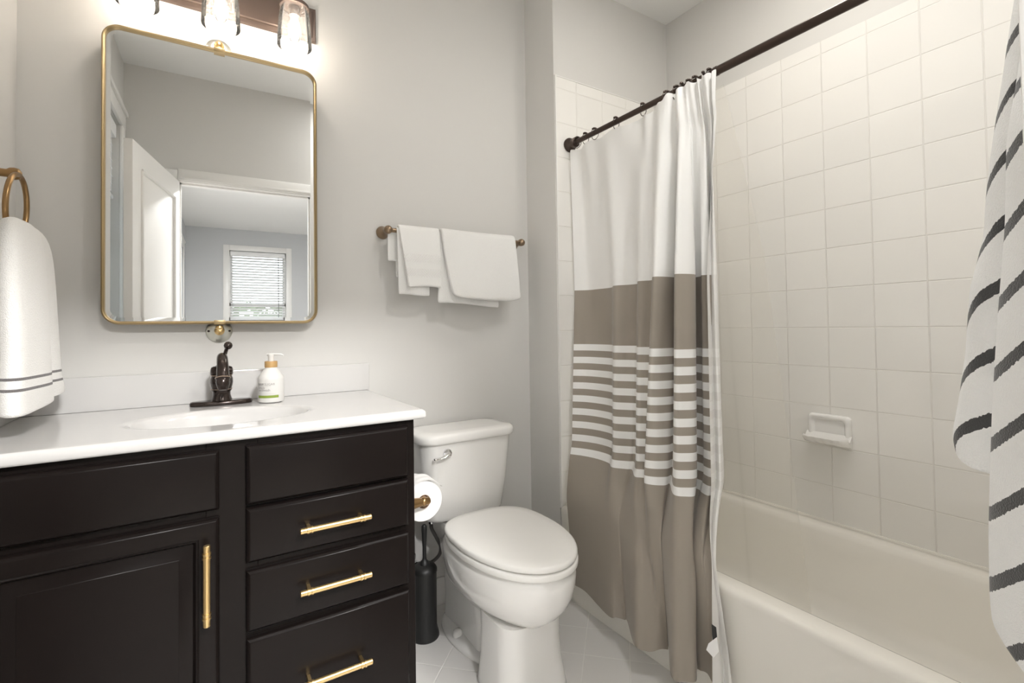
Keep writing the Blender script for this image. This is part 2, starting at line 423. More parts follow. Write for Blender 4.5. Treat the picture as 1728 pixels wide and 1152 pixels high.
def blind(name_lbl, along, a0, a1, z0, z1, c, cat='window blind', tilt=25, gap=.042):
    """slatted blind; along: 'y' (hangs in an x wall) or 'x'; c: the other coordinate"""
    mid = (a0 + a1) / 2
    loc = (c, mid, z0) if along == 'y' else (mid, c, z0)
    t = thing('window_blind', name_lbl, cat, loc)
    def pt(a, d, z): return Vector((c + d, a, z)) if along == 'y' else Vector((a, c + d, z))
    def bx(bm, a_, b_, d0, d1, za, zb, bev=0):
        if along == 'y': box(bm, c + d0, c + d1, a_, b_, za, zb, bev)
        else: box(bm, a_, b_, c + d0, c + d1, za, zb, bev)
    bm = BM(); bx(bm, a0, a1, -.035, .035, z1 - .075, z1, .006); obj('valance', bm, M['blind'], t)
    bm = BM(); z = z1 - .10; w = .025; ct, st = math.cos(R(tilt)), math.sin(R(tilt))
    while z > z0 + .05:
        q = []
        for d, h in ((-w, .0), (0, .003), (w, .0)):
            q.append((d * ct, d * st + h))
        for k in range(2):
            (d0, h0), (d1, h1) = q[k], q[k + 1]
            vs = [bm.verts.new(pt(a, d, z + h)) for a, d, h in ((a0 + .006, d0, h0), (a1 - .006, d0, h0), (a1 - .006, d1, h1), (a0 + .006, d1, h1))]
            vb = [bm.verts.new(v.co - Vector((0, 0, .003))) for v in vs]
            bm.faces.new(vs); bm.faces.new(vb[::-1])
            for i in range(4): bm.faces.new((vs[i], vs[(i + 1) % 4], vb[(i + 1) % 4], vb[i]))
        z -= gap
    obj('slats', bm, M['blind'], t, 0)
    bm = BM(); bx(bm, a0 + .004, a1 - .004, -.024, .024, z0 + .008, z0 + .03, .004); obj('bottom_rail', bm, M['blind'], t)
    for fx in (.18, .5, .82):
        bm = BM(); a = a0 + (a1 - a0) * fx; tube(bm, [pt(a, .027, z0 + .03), pt(a, .027, z1 - .07)], .0012, 6)
        obj('ladder_cord', bm, M['blind'], t)
    bm = BM(); a = a1 - .10; tube(bm, [pt(a, .034, z1 - .07), pt(a, .036, z0 + .3)], .004, 8); obj('tilt_wand', bm, M['cord'], t)
    return t
window_x('window_1', *W1[:2], *W1[2:], XL, None)
blind('white slatted blind in the bathroom window beside the vanity end, seen in the mirror', 'y', W1[0] + .01, W1[1] - .01, 1.80, W1[3] - .005, XL - .045, tilt=-38)

# ------------------------------------------------------------------ bedroom beyond the doorway (seen in the mirror)
YS = YF - TW
panel('floor_bedroom', M['carpet'], XL - .02, 3.2, YB - .02, YF - TW / 2, -.05, -.002)
panel('ceiling_bedroom', M['ceil'], XL - .1, 3.3, YB - .1, YF - TW / 2, ZC, ZC + .06)
wall_x_openings('wall_bedroom_left', M['bedpaint'], XL - .14, XL, YB, YF - TW / 2, ZC, [W3])
W2 = (0.145, 0.945, 0.62, 2.29)
boxes('wall_bedroom_back', M['bedpaint'], [(XL - .14, W2[0], YB - .14, YB, 0, ZC), (W2[1], 3.3, YB - .14, YB, 0, ZC), (W2[0], W2[1], YB - .14, YB, 0, W2[2]), (W2[0], W2[1], YB - .14, YB, W2[3], ZC)])
panel('wall_bedroom_right', M['bedpaint'], 3.2, 3.3, YB, YF - TW, 0, ZC)
boxes('wall_bedroom_front', M['bedpaint'], [(XL, DX0 - .08, YS - .012, YS, 0, ZC), (DX1 + .08, 3.2, YS - .012, YS, 0, ZC), (DX0 - .08, DX1 + .08, YS - .012, YS, DZ + .085, ZC)])
window_x('window_3', *W3[:2], *W3[2:], XL, None)
blind('white slatted blind in the bedroom side window, seen in the mirror through the doorway', 'y', W3[0] + .01, W3[1] - .01, W3[2], W3[3] - .005, XL - .045, tilt=-38)
bm = BM(); c = .085
for a, b, z0, z1 in ((W2[0] - c, W2[0], W2[2] - .09, W2[3] + c), (W2[1], W2[1] + c, W2[2] - .09, W2[3] + c), (W2[0], W2[1], W2[3], W2[3] + c), (W2[0] - c, W2[1] + c, W2[2] - .09, W2[2] - .02)):
    box(bm, a, b, YB, YB + .016, z0, z1, .004)
box(bm, W2[0] - c - .01, W2[1] + c + .01, YB - .02, YB + .035, W2[2] - .022, W2[2], .005)
w2 = struct('window_2', bm, M['trim'])
bm = BM(); ys = YB - .11
for a, b, z0, z1 in ((W2[0], W2[0] + .045, W2[2], W2[3]), (W2[1] - .045, W2[1], W2[2], W2[3]), (W2[0], W2[1], W2[2], W2[2] + .05), (W2[0], W2[1], W2[3] - .045, W2[3]), (W2[0], W2[1], 1.43, 1.48)):
    box(bm, a, b, ys, ys + .04, z0, z1)
obj('window_sash', bm, M['trim'], w2)
bm = BM(); box(bm, W2[0] + .04, W2[1] - .04, ys + .016, ys + .021, W2[2] + .04, W2[3] - .04); obj('window_pane', bm, M['glass'], w2)
blind('white slatted blind with a dark wand in the far bedroom window, seen in the mirror', 'x', W2[0] + .01, W2[1] - .01, W2[2], W2[3] - .005, YB - .045, tilt=-38)
# unseen fill lamp added under the bedroom ceiling, shining through the doorway
bl_ = thing('bedroom_fill_lamp', 'round white fill lamp added out of view on the bedroom ceiling', 'added fill lamp', (.45, -3.0, ZC))
bm = BM(); lathe(bm, [(0, 0), (.20, 0), (.20, -.02), (.17, -.025), (0, -.025)], (.45, -3.0, ZC), seg=40); obj('base', bm, M['trim'], bl_)
bm = BM(); lathe(bm, [(.165, -.025), (.175, -.05), (.15, -.075), (.08, -.09), (0, -.094)], (.45, -3.0, ZC), seg=40); obj('diffuser', bm, emit('added bedroom fill diffuser', (1, .96, .9), 1.0), bl_)
l = bpy.data.lights.new('bedroom_fill_lamp_light', 'AREA'); l.shape = 'DISK'; l.size = .40; l.energy = BED_FILL_W; l.color = (1, .985, .965)
lo = bpy.data.objects.new('bedroom_fill_lamp_light', l); COL.objects.link(lo); lo.location = (.45, -3.0, ZC - .10)
# outdoors
bm = BM(); box(bm, -30, 30, -40, 30, -3.3, -3.2); o = struct('ground', bm, M['grass'])
tr = thing('tree', 'green leafy tree outside the far bedroom window', 'tree', (1.2, -15, -3.2))
bm = BM(); tube(bm, [(1.2, -15, -3.2), (1.25, -15, -1), (1.15, -15.1, 1.0)], [.16, .13, .08], 10); obj('trunk', bm, M['bark'], tr)
bm = BM()
for k in range(1500):
    a, b, r = random.uniform(0, 2 * PI), random.uniform(-1, 1), random.uniform(.5, 1) ** .6
    q = math.sqrt(1 - b * b); p = Vector((1.2 + 3.4 * r * q * math.cos(a), -15 + 2.0 * r * q * math.sin(a), .1 + 1.7 * r * b))
    u = Vector((random.gauss(0, 1), random.gauss(0, 1), random.gauss(0, 1))).normalized(); v = u.orthogonal().normalized(); s = random.uniform(.10, .2)
    bm.faces.new([bm.verts.new(p + u * s), bm.verts.new(p + v * s * .5), bm.verts.new(p - u * s), bm.verts.new(p - v * s * .5)])
obj('foliage', bm, M['leaf'], tr, 0, recalc=False)

nh = thing('neighbour_house', 'pale sided neighbouring house seen through the bathroom window in the mirror', 'house', (-7, -1.5, -3.2))
bm = BM(); box(bm, -11, -6, -9, 5, -3.2, 3.0)
for k in range(40): box(bm, -6.0, -5.985, -9, 5, -3.1 + k * .15, -2.965 + k * .15)
obj('siding', bm, mat('pale siding', (.74, .74, .72), .6), nh, 0)
bm = BM(); loft(bm, [[(-11.3, y, 2.95), (-5.7, y, 2.95), (-8.5, y, 5.2)] for y in (-9.3, 5.3)], True, True, True); obj('roof', bm, mat('grey shingle', (.16, .16, .17), .9), nh, 0)
# daylight portals in the window openings (sampling aid for the sky)
def portal(loc, rot, sx, sy):
    l = bpy.data.lights.new('window_daylight_portal', 'AREA'); l.shape = 'RECTANGLE'; l.size = sx; l.size_y = sy
    l.cycles.is_portal = True
    o = bpy.data.objects.new('window_daylight_portal', l); COL.objects.link(o); o.location = loc; o.rotation_euler = rot
portal((XL - .15, (W1[0] + W1[1]) / 2, (W1[2] + W1[3]) / 2), (0, R(-90), 0), W1[3] - W1[2], W1[1] - W1[0])
portal((XL - .15, (W3[0] + W3[1]) / 2, (W3[2] + W3[3]) / 2), (0, R(-90), 0), W3[3] - W3[2], W3[1] - W3[0])
portal(((W2[0] + W2[1]) / 2, YB - .15, (W2[2] + W2[3]) / 2), (R(90), 0, 0), W2[1] - W2[0], W2[3] - W2[2])

# ------------------------------------------------------------------ vanity
CT = 0.881
van = thing('vanity_cabinet', 'dark espresso vanity cabinet with gold handles under the white sink top', 'cabinet', (0.05, -.28, 0))
VX0, VX1, VY = -0.42, 0.502, -0.545
bm = BM()
box(bm, VX0, VX0 + .018, VY + .02, -.003, 0.1, .853); box(bm, VX1 - .018, VX1, VY + .02, -.003, 0.0, .853)
box(bm, VX0, VX1, VY + .02, -.003, .1, .115); box(bm, VX0, VX1, -.012, -.003, .1, .853); box(bm, VX0, VX1, VY + .075, VY + .09, 0, .1)
obj('carcass', bm, M['cab'], van)
bm = BM()
for a, b, z0, z1 in ((VX0, -.34, .1, .853), (.012, .115, .1, .853), (.455, VX1, .1, .853), (-.34, .012, .815, .853), (.115, .455, .815, .853), (-.34, .012, .1, .13), (.115, .455, .1, .13), (-.34, .012, .665, .725), (.115, .455, .665, .725), (.115, .455, .54, .585), (.115, .455, .385, .425)):
    box(bm, a, b, VY, VY + .02, z0, z1, .0008, 1)
obj('face_frame', bm, M['cab'], van)
def slab(x0, x1, z0, z1, raised=False):
    """overlay front with an ogee-like edge"""
    y0, y1 = VY - .0005, VY - .020
    def rect(i, y): return [(x0 + i, y, z0 + i), (x1 - i, y, z0 + i), (x1 - i, y, z1 - i), (x0 + i, y, z1 - i)]
    rings = [rect(0, y0), rect(0, y1 + .010), rect(.0015, y1 + .0065), rect(.004, y1 + .0045), rect(.0048, y1 + .0035), rect(.0075, y1 + .0006), rect(.0095, y1)]
    if raised:
        i0 = .050
        rings += [rect(i0 - .012, y1), rect(i0 - .009, y1 + .003), rect(i0 - .006, y1 + .0035), rect(i0 - .004, y1 + .008), rect(i0, y1 + .0125), rect(i0 + .001, y1 + .0125), rect(i0 + .003, y1 + .0118), rect(i0 + .024, y1 + .003), rect(i0 + .0255, y1 + .0010)]
    bm = BM(); loft(bm, rings, True, True, True); return bm
def pull(c, L, axis, parent):
    """bar pull with two collars and posts"""
    bm = BM(); r = .0070; h = L / 2; y = VY - .020
    d = Vector((1, 0, 0)) if axis == 'x' else Vector((0, 0, 1)); C0 = Vector((c[0], y - .032, c[1]))
    rot = Matrix.Rotation(R(90), 4, 'Y') if axis == 'x' else Matrix.Identity(4)
    e = h - .022
    prof = [(0, -h), (r * .85, -h), (r, -h + .0012), (r, -e - .007), (r * 1.22, -e - .0065), (r * 1.22, -e - .0022), (r * 1.06, -e - .0018), (r * 1.06, -e + .0018), (r * 1.22, -e + .0022), (r * 1.22, -e + .0065), (r, -e + .007)]
    prof = prof + [(a, -b) for a, b in reversed(prof)]
    lathe(bm, prof, C0, mtx=rot, seg=24)
    for s in (-1, 1):
        p = C0 + d * s * e
        box(bm, p.x - .0042, p.x + .0042, p.y, y + .0004, p.z - .0042, p.z + .0042, .0008, 1)
    return obj('handle', bm, M['brass'], parent)
obj('false_drawer_front', slab(-.365, .037, .705, .838), M['cab'], van)
dr = obj('door', slab(-.365, .037, .118, .688, True), M['cab'], van); pull((.0125, .559), .172, 'z', dr)
for z0, z1, hz in ((.703, .839, None), (.570, .695, .631), (.413, .553, .486), (.118, .398, .270)):
    d = obj('drawer', slab(.090, .480, z0, z1), M['cab'], van)
    if hz: pull((.283, hz), .168, 'x', d)

# countertop with moulded basin
top = thing('sink_countertop', 'white cultured marble vanity top with oval moulded basin and backsplash', 'countertop', (0.05, -.28, CT))
TX0, TX1, TY0, TY1 = XL + .002, .530, -.565, -.002
bc, ba, bb = Vector((.058, -.335)), .205, .135
N = 128
def rect_hit(a, x0, x1, y0, y1):
    dx, dy = math.cos(a), math.sin(a); t = 1e9
    if dx > 1e-9: t = min(t, (x1 - bc.x) / dx)
    if dx < -1e-9: t = min(t, (x0 - bc.x) / dx)
    if dy > 1e-9: t = min(t, (y1 - bc.y) / dy)
    if dy < -1e-9: t = min(t, (y0 - bc.y) / dy)
    return (bc.x + dx * t, bc.y + dy * t)
angs = [2 * PI * k / N for k in range(N)]
for cx_, cy_ in ((TX0, TY0), (TX1, TY0), (TX0, TY1), (TX1, TY1)):
    a = math.atan2(cy_ - bc.y, cx_ - bc.x) % (2 * PI); k = min(range(N), key=lambda i: abs(angs[i] - a)); angs[k] = a
prof = [(.06, -.118), (.25, -.116), (.5, -.108), (.7, -.088), (.85, -.052), (.94, -.020), (.985, -.006), (1.01, -.0022), (1.05, -.0005), (1.09, 0), (1.12, 0)]
rings = []
for r, z in prof:
    rings.append([(bc.x + ba * r * math.cos(a), bc.y + bb * r * math.sin(a) * (1 if math.sin(a) < 0 else 1), CT + z) for a in angs])
# use ellipse angles for the outer ring so that the spokes stay ordered
def outer(i, z):
    out = []
    for a in angs: out.append((*rect_hit(a, TX0 + (0 if i == 0 else 0), TX1 - i, TY0 + i, TY1), z))
    return out
rings = [[(bc.x + min(ba, 9) * r * math.cos(a) / 1.0, bc.y + bb * r * math.sin(a), CT + z) for a in angs] for r, z in prof]
rings += [outer(.03, CT), outer(.010, CT), outer(.007, CT - .0001), outer(.003, CT - .0015), outer(.0005, CT - .006), outer(0, CT - .012), outer(0, CT - .020), outer(.003, CT - .025), outer(.006, CT - .026)]
bm = BM(); loft(bm, rings, True, True, False)
und = [[(p[0], p[1], CT - .026) for p in outer(.03, 0)], [(bc.x + (ba + .012) * math.cos(a), bc.y + (bb + .012) * math.sin(a), CT - .026) for a in angs], [(bc.x + (ba - .01) * math.cos(a), bc.y + (bb - .01) * math.sin(a), CT - .09) for a in angs], [(bc.x + .1 * math.cos(a), bc.y + .07 * math.sin(a), CT - .128) for a in angs]]
last = [v for v in bm.verts if abs(v.co.z - (CT - .026)) < 1e-5]
bm.verts.ensure_lookup_table(); bm.verts.index_update()
nv = len(bm.verts); prev = list(bm.verts)[nv - N:nv]
for r in und:
    cur = [bm.verts.new(p) for p in r]
    for i in range(N): bm.faces.new((prev[i], cur[i], cur[(i + 1) % N], prev[(i + 1) % N]))
    prev = cur
bm.faces.new(prev)
obj('counter_slab', bm, M['marble'], top, 50)
bm = BM(); box(bm, TX0, .532, -.022, -.002, CT, .979, .003); obj('backsplash', bm, M['marble'], top)
bm = BM(); box(bm, TX0, TX0 + .019, -.545, -.0225, CT, .979, .003); obj('side_splash', bm, M['marble'], top)
bm = BM(); lathe(bm, [(0, 0), (.010, 0), (.011, .002), (.020, .003), (.022, .0005), (.022, -.003)], (bc.x, bc.y, CT - .117), seg=28); obj('drain', bm, M['orb'], top)

# faucet
fx, fy = .057, -.098
fa = thing('faucet', 'oil rubbed bronze single lever faucet behind the oval basin', 'faucet', (fx, fy, CT))
bm = BM(); rg = []
for i, z in ((.0015, .0006), (0, .002), (0, .009), (.002, .0125), (.006, .014)):
    rg.append([(fx + (.083 - i) * math.cos(a) * (1 if abs(math.cos(a)) < .999 else 1), fy + (.030 - i) * (abs(math.sin(a)) ** .8) * (1 if math.sin(a) >= 0 else -1), CT + z) for a in [2 * PI * k / 48 for k in range(48)]])
loft(bm, rg, True, True, True); obj('base_plate', bm, M['orb'], fa)
bm = BM()
lathe(bm, [(0, 0), (.0285, 0), (.0285, .003), (.0262, .008), (.0235, .018), (.0235, .026), (.0265, .031), (.0280, .034), (.0280, .0365), (.0268, .038), (.0290, .046), (.0305, .056), (.0300, .066), (.0275, .074), (.0282, .0755), (.0282, .0785), (.0265, .080), (.0268, .088), (.024, .096), (.018, .104), (.012, .110), (0, .112)], (fx, fy, CT + .013), seg=36)
lathe(bm, [(0, -.0305), (.008, -.030), (.0135, -.0275), (.0165, -.021), (.0175, 0), (.0165, .021), (.0135, .0275), (.008, .030), (0, .0305)], (fx, fy, CT + .101), axis='x', seg=24)
obj('body', bm, M['orb'], fa)
bm = BM()
P = catmull([(fx, fy + .008, CT + .118), (fx, fy - .012, CT + .142), (fx, fy - .045, CT + .143), (fx, fy - .078, CT + .118), (fx, fy - .095, CT + .082)], 8)
tube(bm, P, [.0125 + .0045 * (i / len(P)) for i in range(len(P))], 20); 
lathe(bm, [(0, -.012), (.017, -.012), (.0195, -.009), (.0195, -.004), (.0175, -.002), (.0185, .004), (.0175, .012), (.013, .026), (.010, .030), (0, .031)], P[-1], mtx=Matrix.Rotation(R(160), 4, 'X'), seg=24)
sp = obj('spout', bm, M['orb'], fa)
bm = BM(); lathe(bm, [(.0198, -.001), (.0203, 0), (.0198, .001)], P[-1] + Vector((0, .0022, .0065)), mtx=Matrix.Rotation(R(160), 4, 'X'), seg=24); obj('trim_ring', bm, M['copperline'], sp)
for z, r in ((.0482, .0284), (.090, .0285)):
    bm = BM(); tube(bm, [(fx + r * math.cos(a), fy + r * math.sin(a), CT + z) for a in [2 * PI * k / 32 for k in range(32)]], .0009, 6, True); obj('trim_ring', bm, M['copperline'], fa)
bm = BM(); tube(bm, catmull([(fx, fy, CT + .118), (fx + .006, fy + .006, CT + .142), (fx + .012, fy + .004, CT + .165), (fx + .016, fy - .004, CT + .176)], 6), .0055, 12)
c = Vector((fx + .017, fy - .006, CT + .180)); lathe(bm, [(0, -.0125), (.006, -.011), (.0105, -.0065), (.0125, 0), (.0105, .0065), (.006, .011), (0, .0125)], c, seg=20)
obj('lever', bm, M['orb'], fa)

# hand soap bottle
sx_, sy_ = .190, -.132
so = thing('soap_bottle', 'white hand wash pump bottle with tan collar and green band beside the faucet', 'soap dispenser', (sx_, sy_, CT))
bm = BM(); BR = .0375
lathe(bm, [(0, 0), (.030, 0), (.0355, .002), (BR, .006), (BR, .071), (.0368, .077), (.034, .083), (.022, .101), (.0185, .1045), (.0175, .107), (.0175, .112), (0, .112)], (sx_, sy_, CT + .0005), seg=48); bo = obj('bottle', bm, M['bottle'], so)
bm = BM(); lathe(bm, [(.012, .109), (.0182, .109), (.0185, .111), (.0185, .126), (.0178, .128), (0, .128)], (sx_, sy_, CT), seg=36); obj('collar', bm, M['bamboo'], so)
bm = BM(); lathe(bm, [(0, .127), (.0085, .127), (.0085, .143), (.0095, .145), (.0095, .150), (.007, .152), (0, .152)], (sx_, sy_, CT), seg=24)
pd = Vector((.92, -.38, 0))
tube(bm, [Vector((sx_, sy_, CT + .148)) + pd * t + Vector((0, 0, dz)) for t, dz in ((-.012, .001), (0, .0015), (.018, .0015), (.030, .0005), (.037, -.003))], [.0045, .0052, .0042, .0036, .003], 12, flat=.8); obj('pump', bm, M['bottle'], so)
def wrap_text(name, txt, size, z, a_left, m, bold=0.0, parent=None, r=BR + .0004):
    cu = bpy.data.curves.new('lettering', 'FONT'); cu.body = txt; cu.size = size; cu.offset = bold; cu.resolution_u = 2
    t = bpy.data.objects.new('lettering', cu); COL.objects.link(t); bpy.context.view_layer.update()
    me = bpy.data.meshes.new_from_object(t.evaluated_get(bpy.context.evaluated_depsgraph_get()))
    wmax = max((v.co.x for v in me.vertices), default=0)
    bpy.data.objects.remove(t)
    bm = BM(); bm.from_mesh(me); bmesh.ops.triangulate(bm, faces=bm.faces)
    for v in bm.verts:
        a = a_left + v.co.x / r; v.co = Vector((sx_ + r * math.cos(a), sy_ + r * math.sin(a), CT + z + v.co.y))
    obj(name, bm, m, parent, 0)
    return a_left + wmax / r
A0 = R(-163)
a1 = wrap_text('lettering', 'RAW', .0098, .0555, A0, M['ink'], .0002, bo)
wrap_text('lettering', 'SUGAR', .0098, .0555, a1 + .03, M['inklight'], 0, bo)
def arc_band(name, a0, a1, z0, z1, m, r=BR + .0003):
    bm = BM(); n = 24
    loft(bm, [[(sx_ + r * math.cos(a0 + (a1 - a0) * k / n), sy_ + r * math.sin(a0 + (a1 - a0) * k / n), CT + z) for k in range(n + 1)] for z in (z0, z1)], False)
    obj(name, bm, m, bo, 40)
arc_band('label_rule', A0, A0 + 1.15, .0537, .0541, M['ink'])
wrap_text('lettering', 'simply', .0105, .0450, A0, M['inklight'], 0, bo)
wrap_text('lettering', 'handwash', .0105, .0375, A0, M['inklight'], 0, bo)
arc_band('label_rule', A0, A0 + 1.5, .0285, .0288, M['inklight'])
arc_band('green_band', A0, A0 + 1.75, .0165, .0245, M['green'])

# ------------------------------------------------------------------ mirror
mc = Vector((.053, -.052, 1.564))
mi = thing('mirror', 'tall rounded rectangular pivot mirror in thin antique gold frame over the vanity', 'mirror', mc)
w, h = .582, .872
def rr_ring(i, y, r=.045): return [(mc.x + a, y, mc.z + b) for a, b in rrect(0, 0, w - 2 * i, h - 2 * i, max(r - i, .004), 10)]
bm = BM()
rings = [rr_ring(.004, mc.y + .020), rr_ring(.0005, mc.y + .012), rr_ring(0, mc.y - .004), rr_ring(.0015, mc.y - .0085), rr_ring(.0045, mc.y - .0105), rr_ring(.0075, mc.y - .009), rr_ring(.0095, mc.y - .005), rr_ring(.0095, mc.y + .001)]
loft(bm, rings, True, False, False); obj('frame', bm, M['frame'], mi, 50)
bm = BM(); loft(bm, [rr_ring(.004, mc.y + .012), rr_ring(.004, mc.y + .018)], True, True, True); obj('backing', bm, M['black'], mi)
bm = BM()
rows = loft(bm, [rr_ring(.009, mc.y + .0005), rr_ring(.021, mc.y)], True, False, True); g = obj('glass', bm, M['mirror'], mi, 1.3)
def pivot(z, s):
    """wall rosette, ball joint and clip of the pivot bracket; s = +1 above, -1 below"""
    bm = BM(); lathe(bm, [(0, 0), (.037, 0), (.0375, .002), (.035, .005), (.024, .007), (.012, .009), (0, .009)], (mc.x, -.001, z + s * .022), 'y', 32)
    p = obj('rosette', bm, M['nickel'], mi)
    for d in (-1, 1):
        bm = BM(); lathe(bm, [(.0, .0065), (.0036, .0065), (.003, .0085), (0, .009)], (mc.x + d * .029, -.001, z + s * .022), 'y', 12); obj('screw', bm, M['orb'], p)
    bm = BM(); lathe(bm, [(0, .008), (.013, .008), (.0135, .014), (.0105, .017), (.0105, .024), (.0135, .028), (.0145, .036), (.0125, .044), (.007, .049), (0, .05)], (mc.x, -.001, z + s * .021), 'y', 24)
    lathe(bm, [(0, -.012), (.009, -.012), (.0105, -.008), (.008, -.003), (.0115, .004), (.010, .010), (0, .012)], (mc.x, -.042, z + s * .016), seg=20)
    obj('ball_joint', bm, M['brass'], mi)
    bm = BM(); za, zb = sorted((z - s * .012, z + s * .0015)); box(bm, mc.x - .015, mc.x + .015, mc.y - .0125, mc.y + .014, za, zb, .001); obj('clip', bm, M['frame'], mi)
pivot(mc.z + h / 2, 1); pivot(mc.z - h / 2, -1)
for ch in mi.children:
    if ch.name.split('.')[0] in ('frame', 'backing', 'glass', 'clip'):
        ch.matrix_parent_inverse = Matrix.Rotation(R(-1.0), 4, 'Z') @ Matrix.Rotation(R(.3), 4, 'X') @ ch.matrix_parent_inverse

# ------------------------------------------------------------------ vanity light
vl = thing('vanity_light', 'bronze wall light with three clear seeded glass shades above the mirror', 'wall light', (.055, -.001, 2.195))
bm = BM(); rings = []
for i, y in ((0, -.001), (0, -.012), (.003, -.015), (.012, -.017), (.014, -.022), (.017, -.024), (.02, -.0245)):
    rings.append([(-.242 + i, y, 2.135 + i), (.352 - i, y, 2.135 + i), (.352 - i, y, 2.255 - i), (-.242 + i, y, 2.255 - i)])
loft(bm, rings, True, True, True); obj('backplate', bm, M['lampmetal'], vl, 20)
LY = -.105
for lx in (-.152, .056, .267):
    bm = BM(); tube(bm, catmull([(lx, -.022, 2.2210), (lx, -.060, 2.2410), (lx, LY + .02, 2.2380), (lx, LY, 2.2120)], 6), .0075, 12)
    lathe(bm, [(0, .028), (.014, .028), (.0165, .022), (.0165, .014), (.040, .010), (.0455, .004), (.0455, -.006), (.041, -.006), (.041, .0), (.018, -.002), (.0165, -.032), (.0, -.032)], (lx, LY, 2.1840), seg=32)
    hd = obj('lamp_holder', bm, M['lampmetal'], vl)
    bm = BM(); pr = [(.0425, 2.1810), (.0455, 2.1660), (.0485, 2.1360), (.0515, 2.0960), (.0528, 2.0660), (.0532, 2.0520), (.0526, 2.0495), (.0508, 2.0505), (.0505, 2.0660), (.049, 2.0960), (.046, 2.1360), (.043, 2.1660), (.0405, 2.1810)]
    loft(bm, [[(lx + r * math.cos(2 * PI * k / 40), LY + r * math.sin(2 * PI * k / 40), z) for k in range(40)] for r, z in pr], True); obj('glass_shade', bm, M['seeded'], hd)
    bm = BM(); lathe(bm, [(.013, 2.1520), (.014, 2.1440), (.0195, 2.1210), (.0215, 2.1010), (.0195, 2.0820), (.013, 2.0690), (.006, 2.0640), (0, 2.0630)], (lx, LY, 0), seg=24); bl = obj('bulb', bm, M['bulbglass'], hd)
    bm = BM()
    for q in range(4):
        a = PI / 4 + q * PI / 2; tube(bm, [(lx + .0075 * math.cos(a), LY + .0075 * math.sin(a), 2.1280), (lx + .0085 * math.cos(a), LY + .0085 * math.sin(a), 2.0780)], .0013, 6)
    bl2 = obj('filament', bm, M['filament'], hd)
    l = bpy.data.lights.new('bulb_light', 'POINT'); l.energy = BULB_W; l.color = (1.0, .92, .82); l.shadow_soft_size = .018
    lo = bpy.data.objects.new('bulb_light', l); COL.objects.link(lo); lo.location = (lx, LY, 2.1010)

# ------------------------------------------------------------------ towel ring and its towel
tr_ = thing('towel_ring', 'antique brass towel ring on the left wall above the counter end', 'towel ring', (XL, -.235, 1.47))
bm = BM(); lathe(bm, [(0, 0), (.026, 0), (.026, .004), (.022, .009), (.012, .016), (.0095, .026), (.0095, .038), (.0135, .044), (.0145, .052), (.0125, .060), (.006, .064), (0, .065)], (XL + .0005, -.235, 1.487), 'x', 28); obj('wall_mount', bm, M['antique'], tr_)
bm = BM(); rc = Vector((XL + .056, -.235, 1.408)); tube(bm, [rc + Vector((.004 * math.sin(a), .079 * math.cos(a), .076 * math.sin(a))) for a in [2 * PI * k / 48 for k in range(48)]], .0058, 12, True); obj('ring', bm, M['antique'], tr_)
def ring_towel():
    # cross-section (x, y) of the hanging towel, near end first: front face, folded step, back layers
    base = [(-.391, -.345), (-.362, -.405), (-.336, -.402), (-.325, -.34), (-.318, -.275), (-.320, -.232), (-.331, -.222), (-.344, -.219), (-.338, -.203), (-.326, -.160), (-.324, -.110), (-.345, -.100), (-.385, -.150), (-.398, -.235)]
    zs = [1.372, 1.366, 1.350, 1.32, 1.27, 1.20, 1.12, 1.05, .99, .945, .918]
    wid = [.30, .52, .70, .80, .86, .89, .92, .96, 1.02, 1.08, 1.11]; thk = [.25, .55, .8, .95, 1, 1, 1, 1, 1.02, 1.03, 1.03]
    c = Vector((-.362, -.258)); rings = []
    P = catmull([(x, y, 0) for x, y in base], 5, True)
    for z, w_, t_ in zip(zs, wid, thk):
        ring = []
        for k, p in enumerate(P):
            x = c.x + (p.x - c.x) * t_ + (1.372 - z) * .045; y = c.y + (p.y - c.y) * w_ - (.012 if z < 1.0 else 0)
            dz = 0
            if z < .95: dz = .026 + .06 * (y + .26)
            ring.append((x, y, z + dz))
        rings.append(ring)
    # the hem rolls under instead of being a flat cut
    last = rings[-1]; n = len(last); cx = sum(p[0] for p in last) / n; cy = sum(p[1] for p in last) / n
    for f, dz in ((.97, -.003), (.90, .001), (.75, .010)):
        rings.append([(cx + (x - cx) * f, cy + (y - cy) * f, z + dz) for x, y, z in last])
    bm = BM(); loft(bm, rings, True, True, True); return bm
ht = obj('hand_towel', ring_towel(), M['ringtowel'], None, 60)
tag(ht, 'white hand towel with two thin grey stripes hanging in the brass ring', 'towel')
s = ht.modifiers.new('soft', 'SUBSURF'); s.levels = 1; s.render_levels = 1

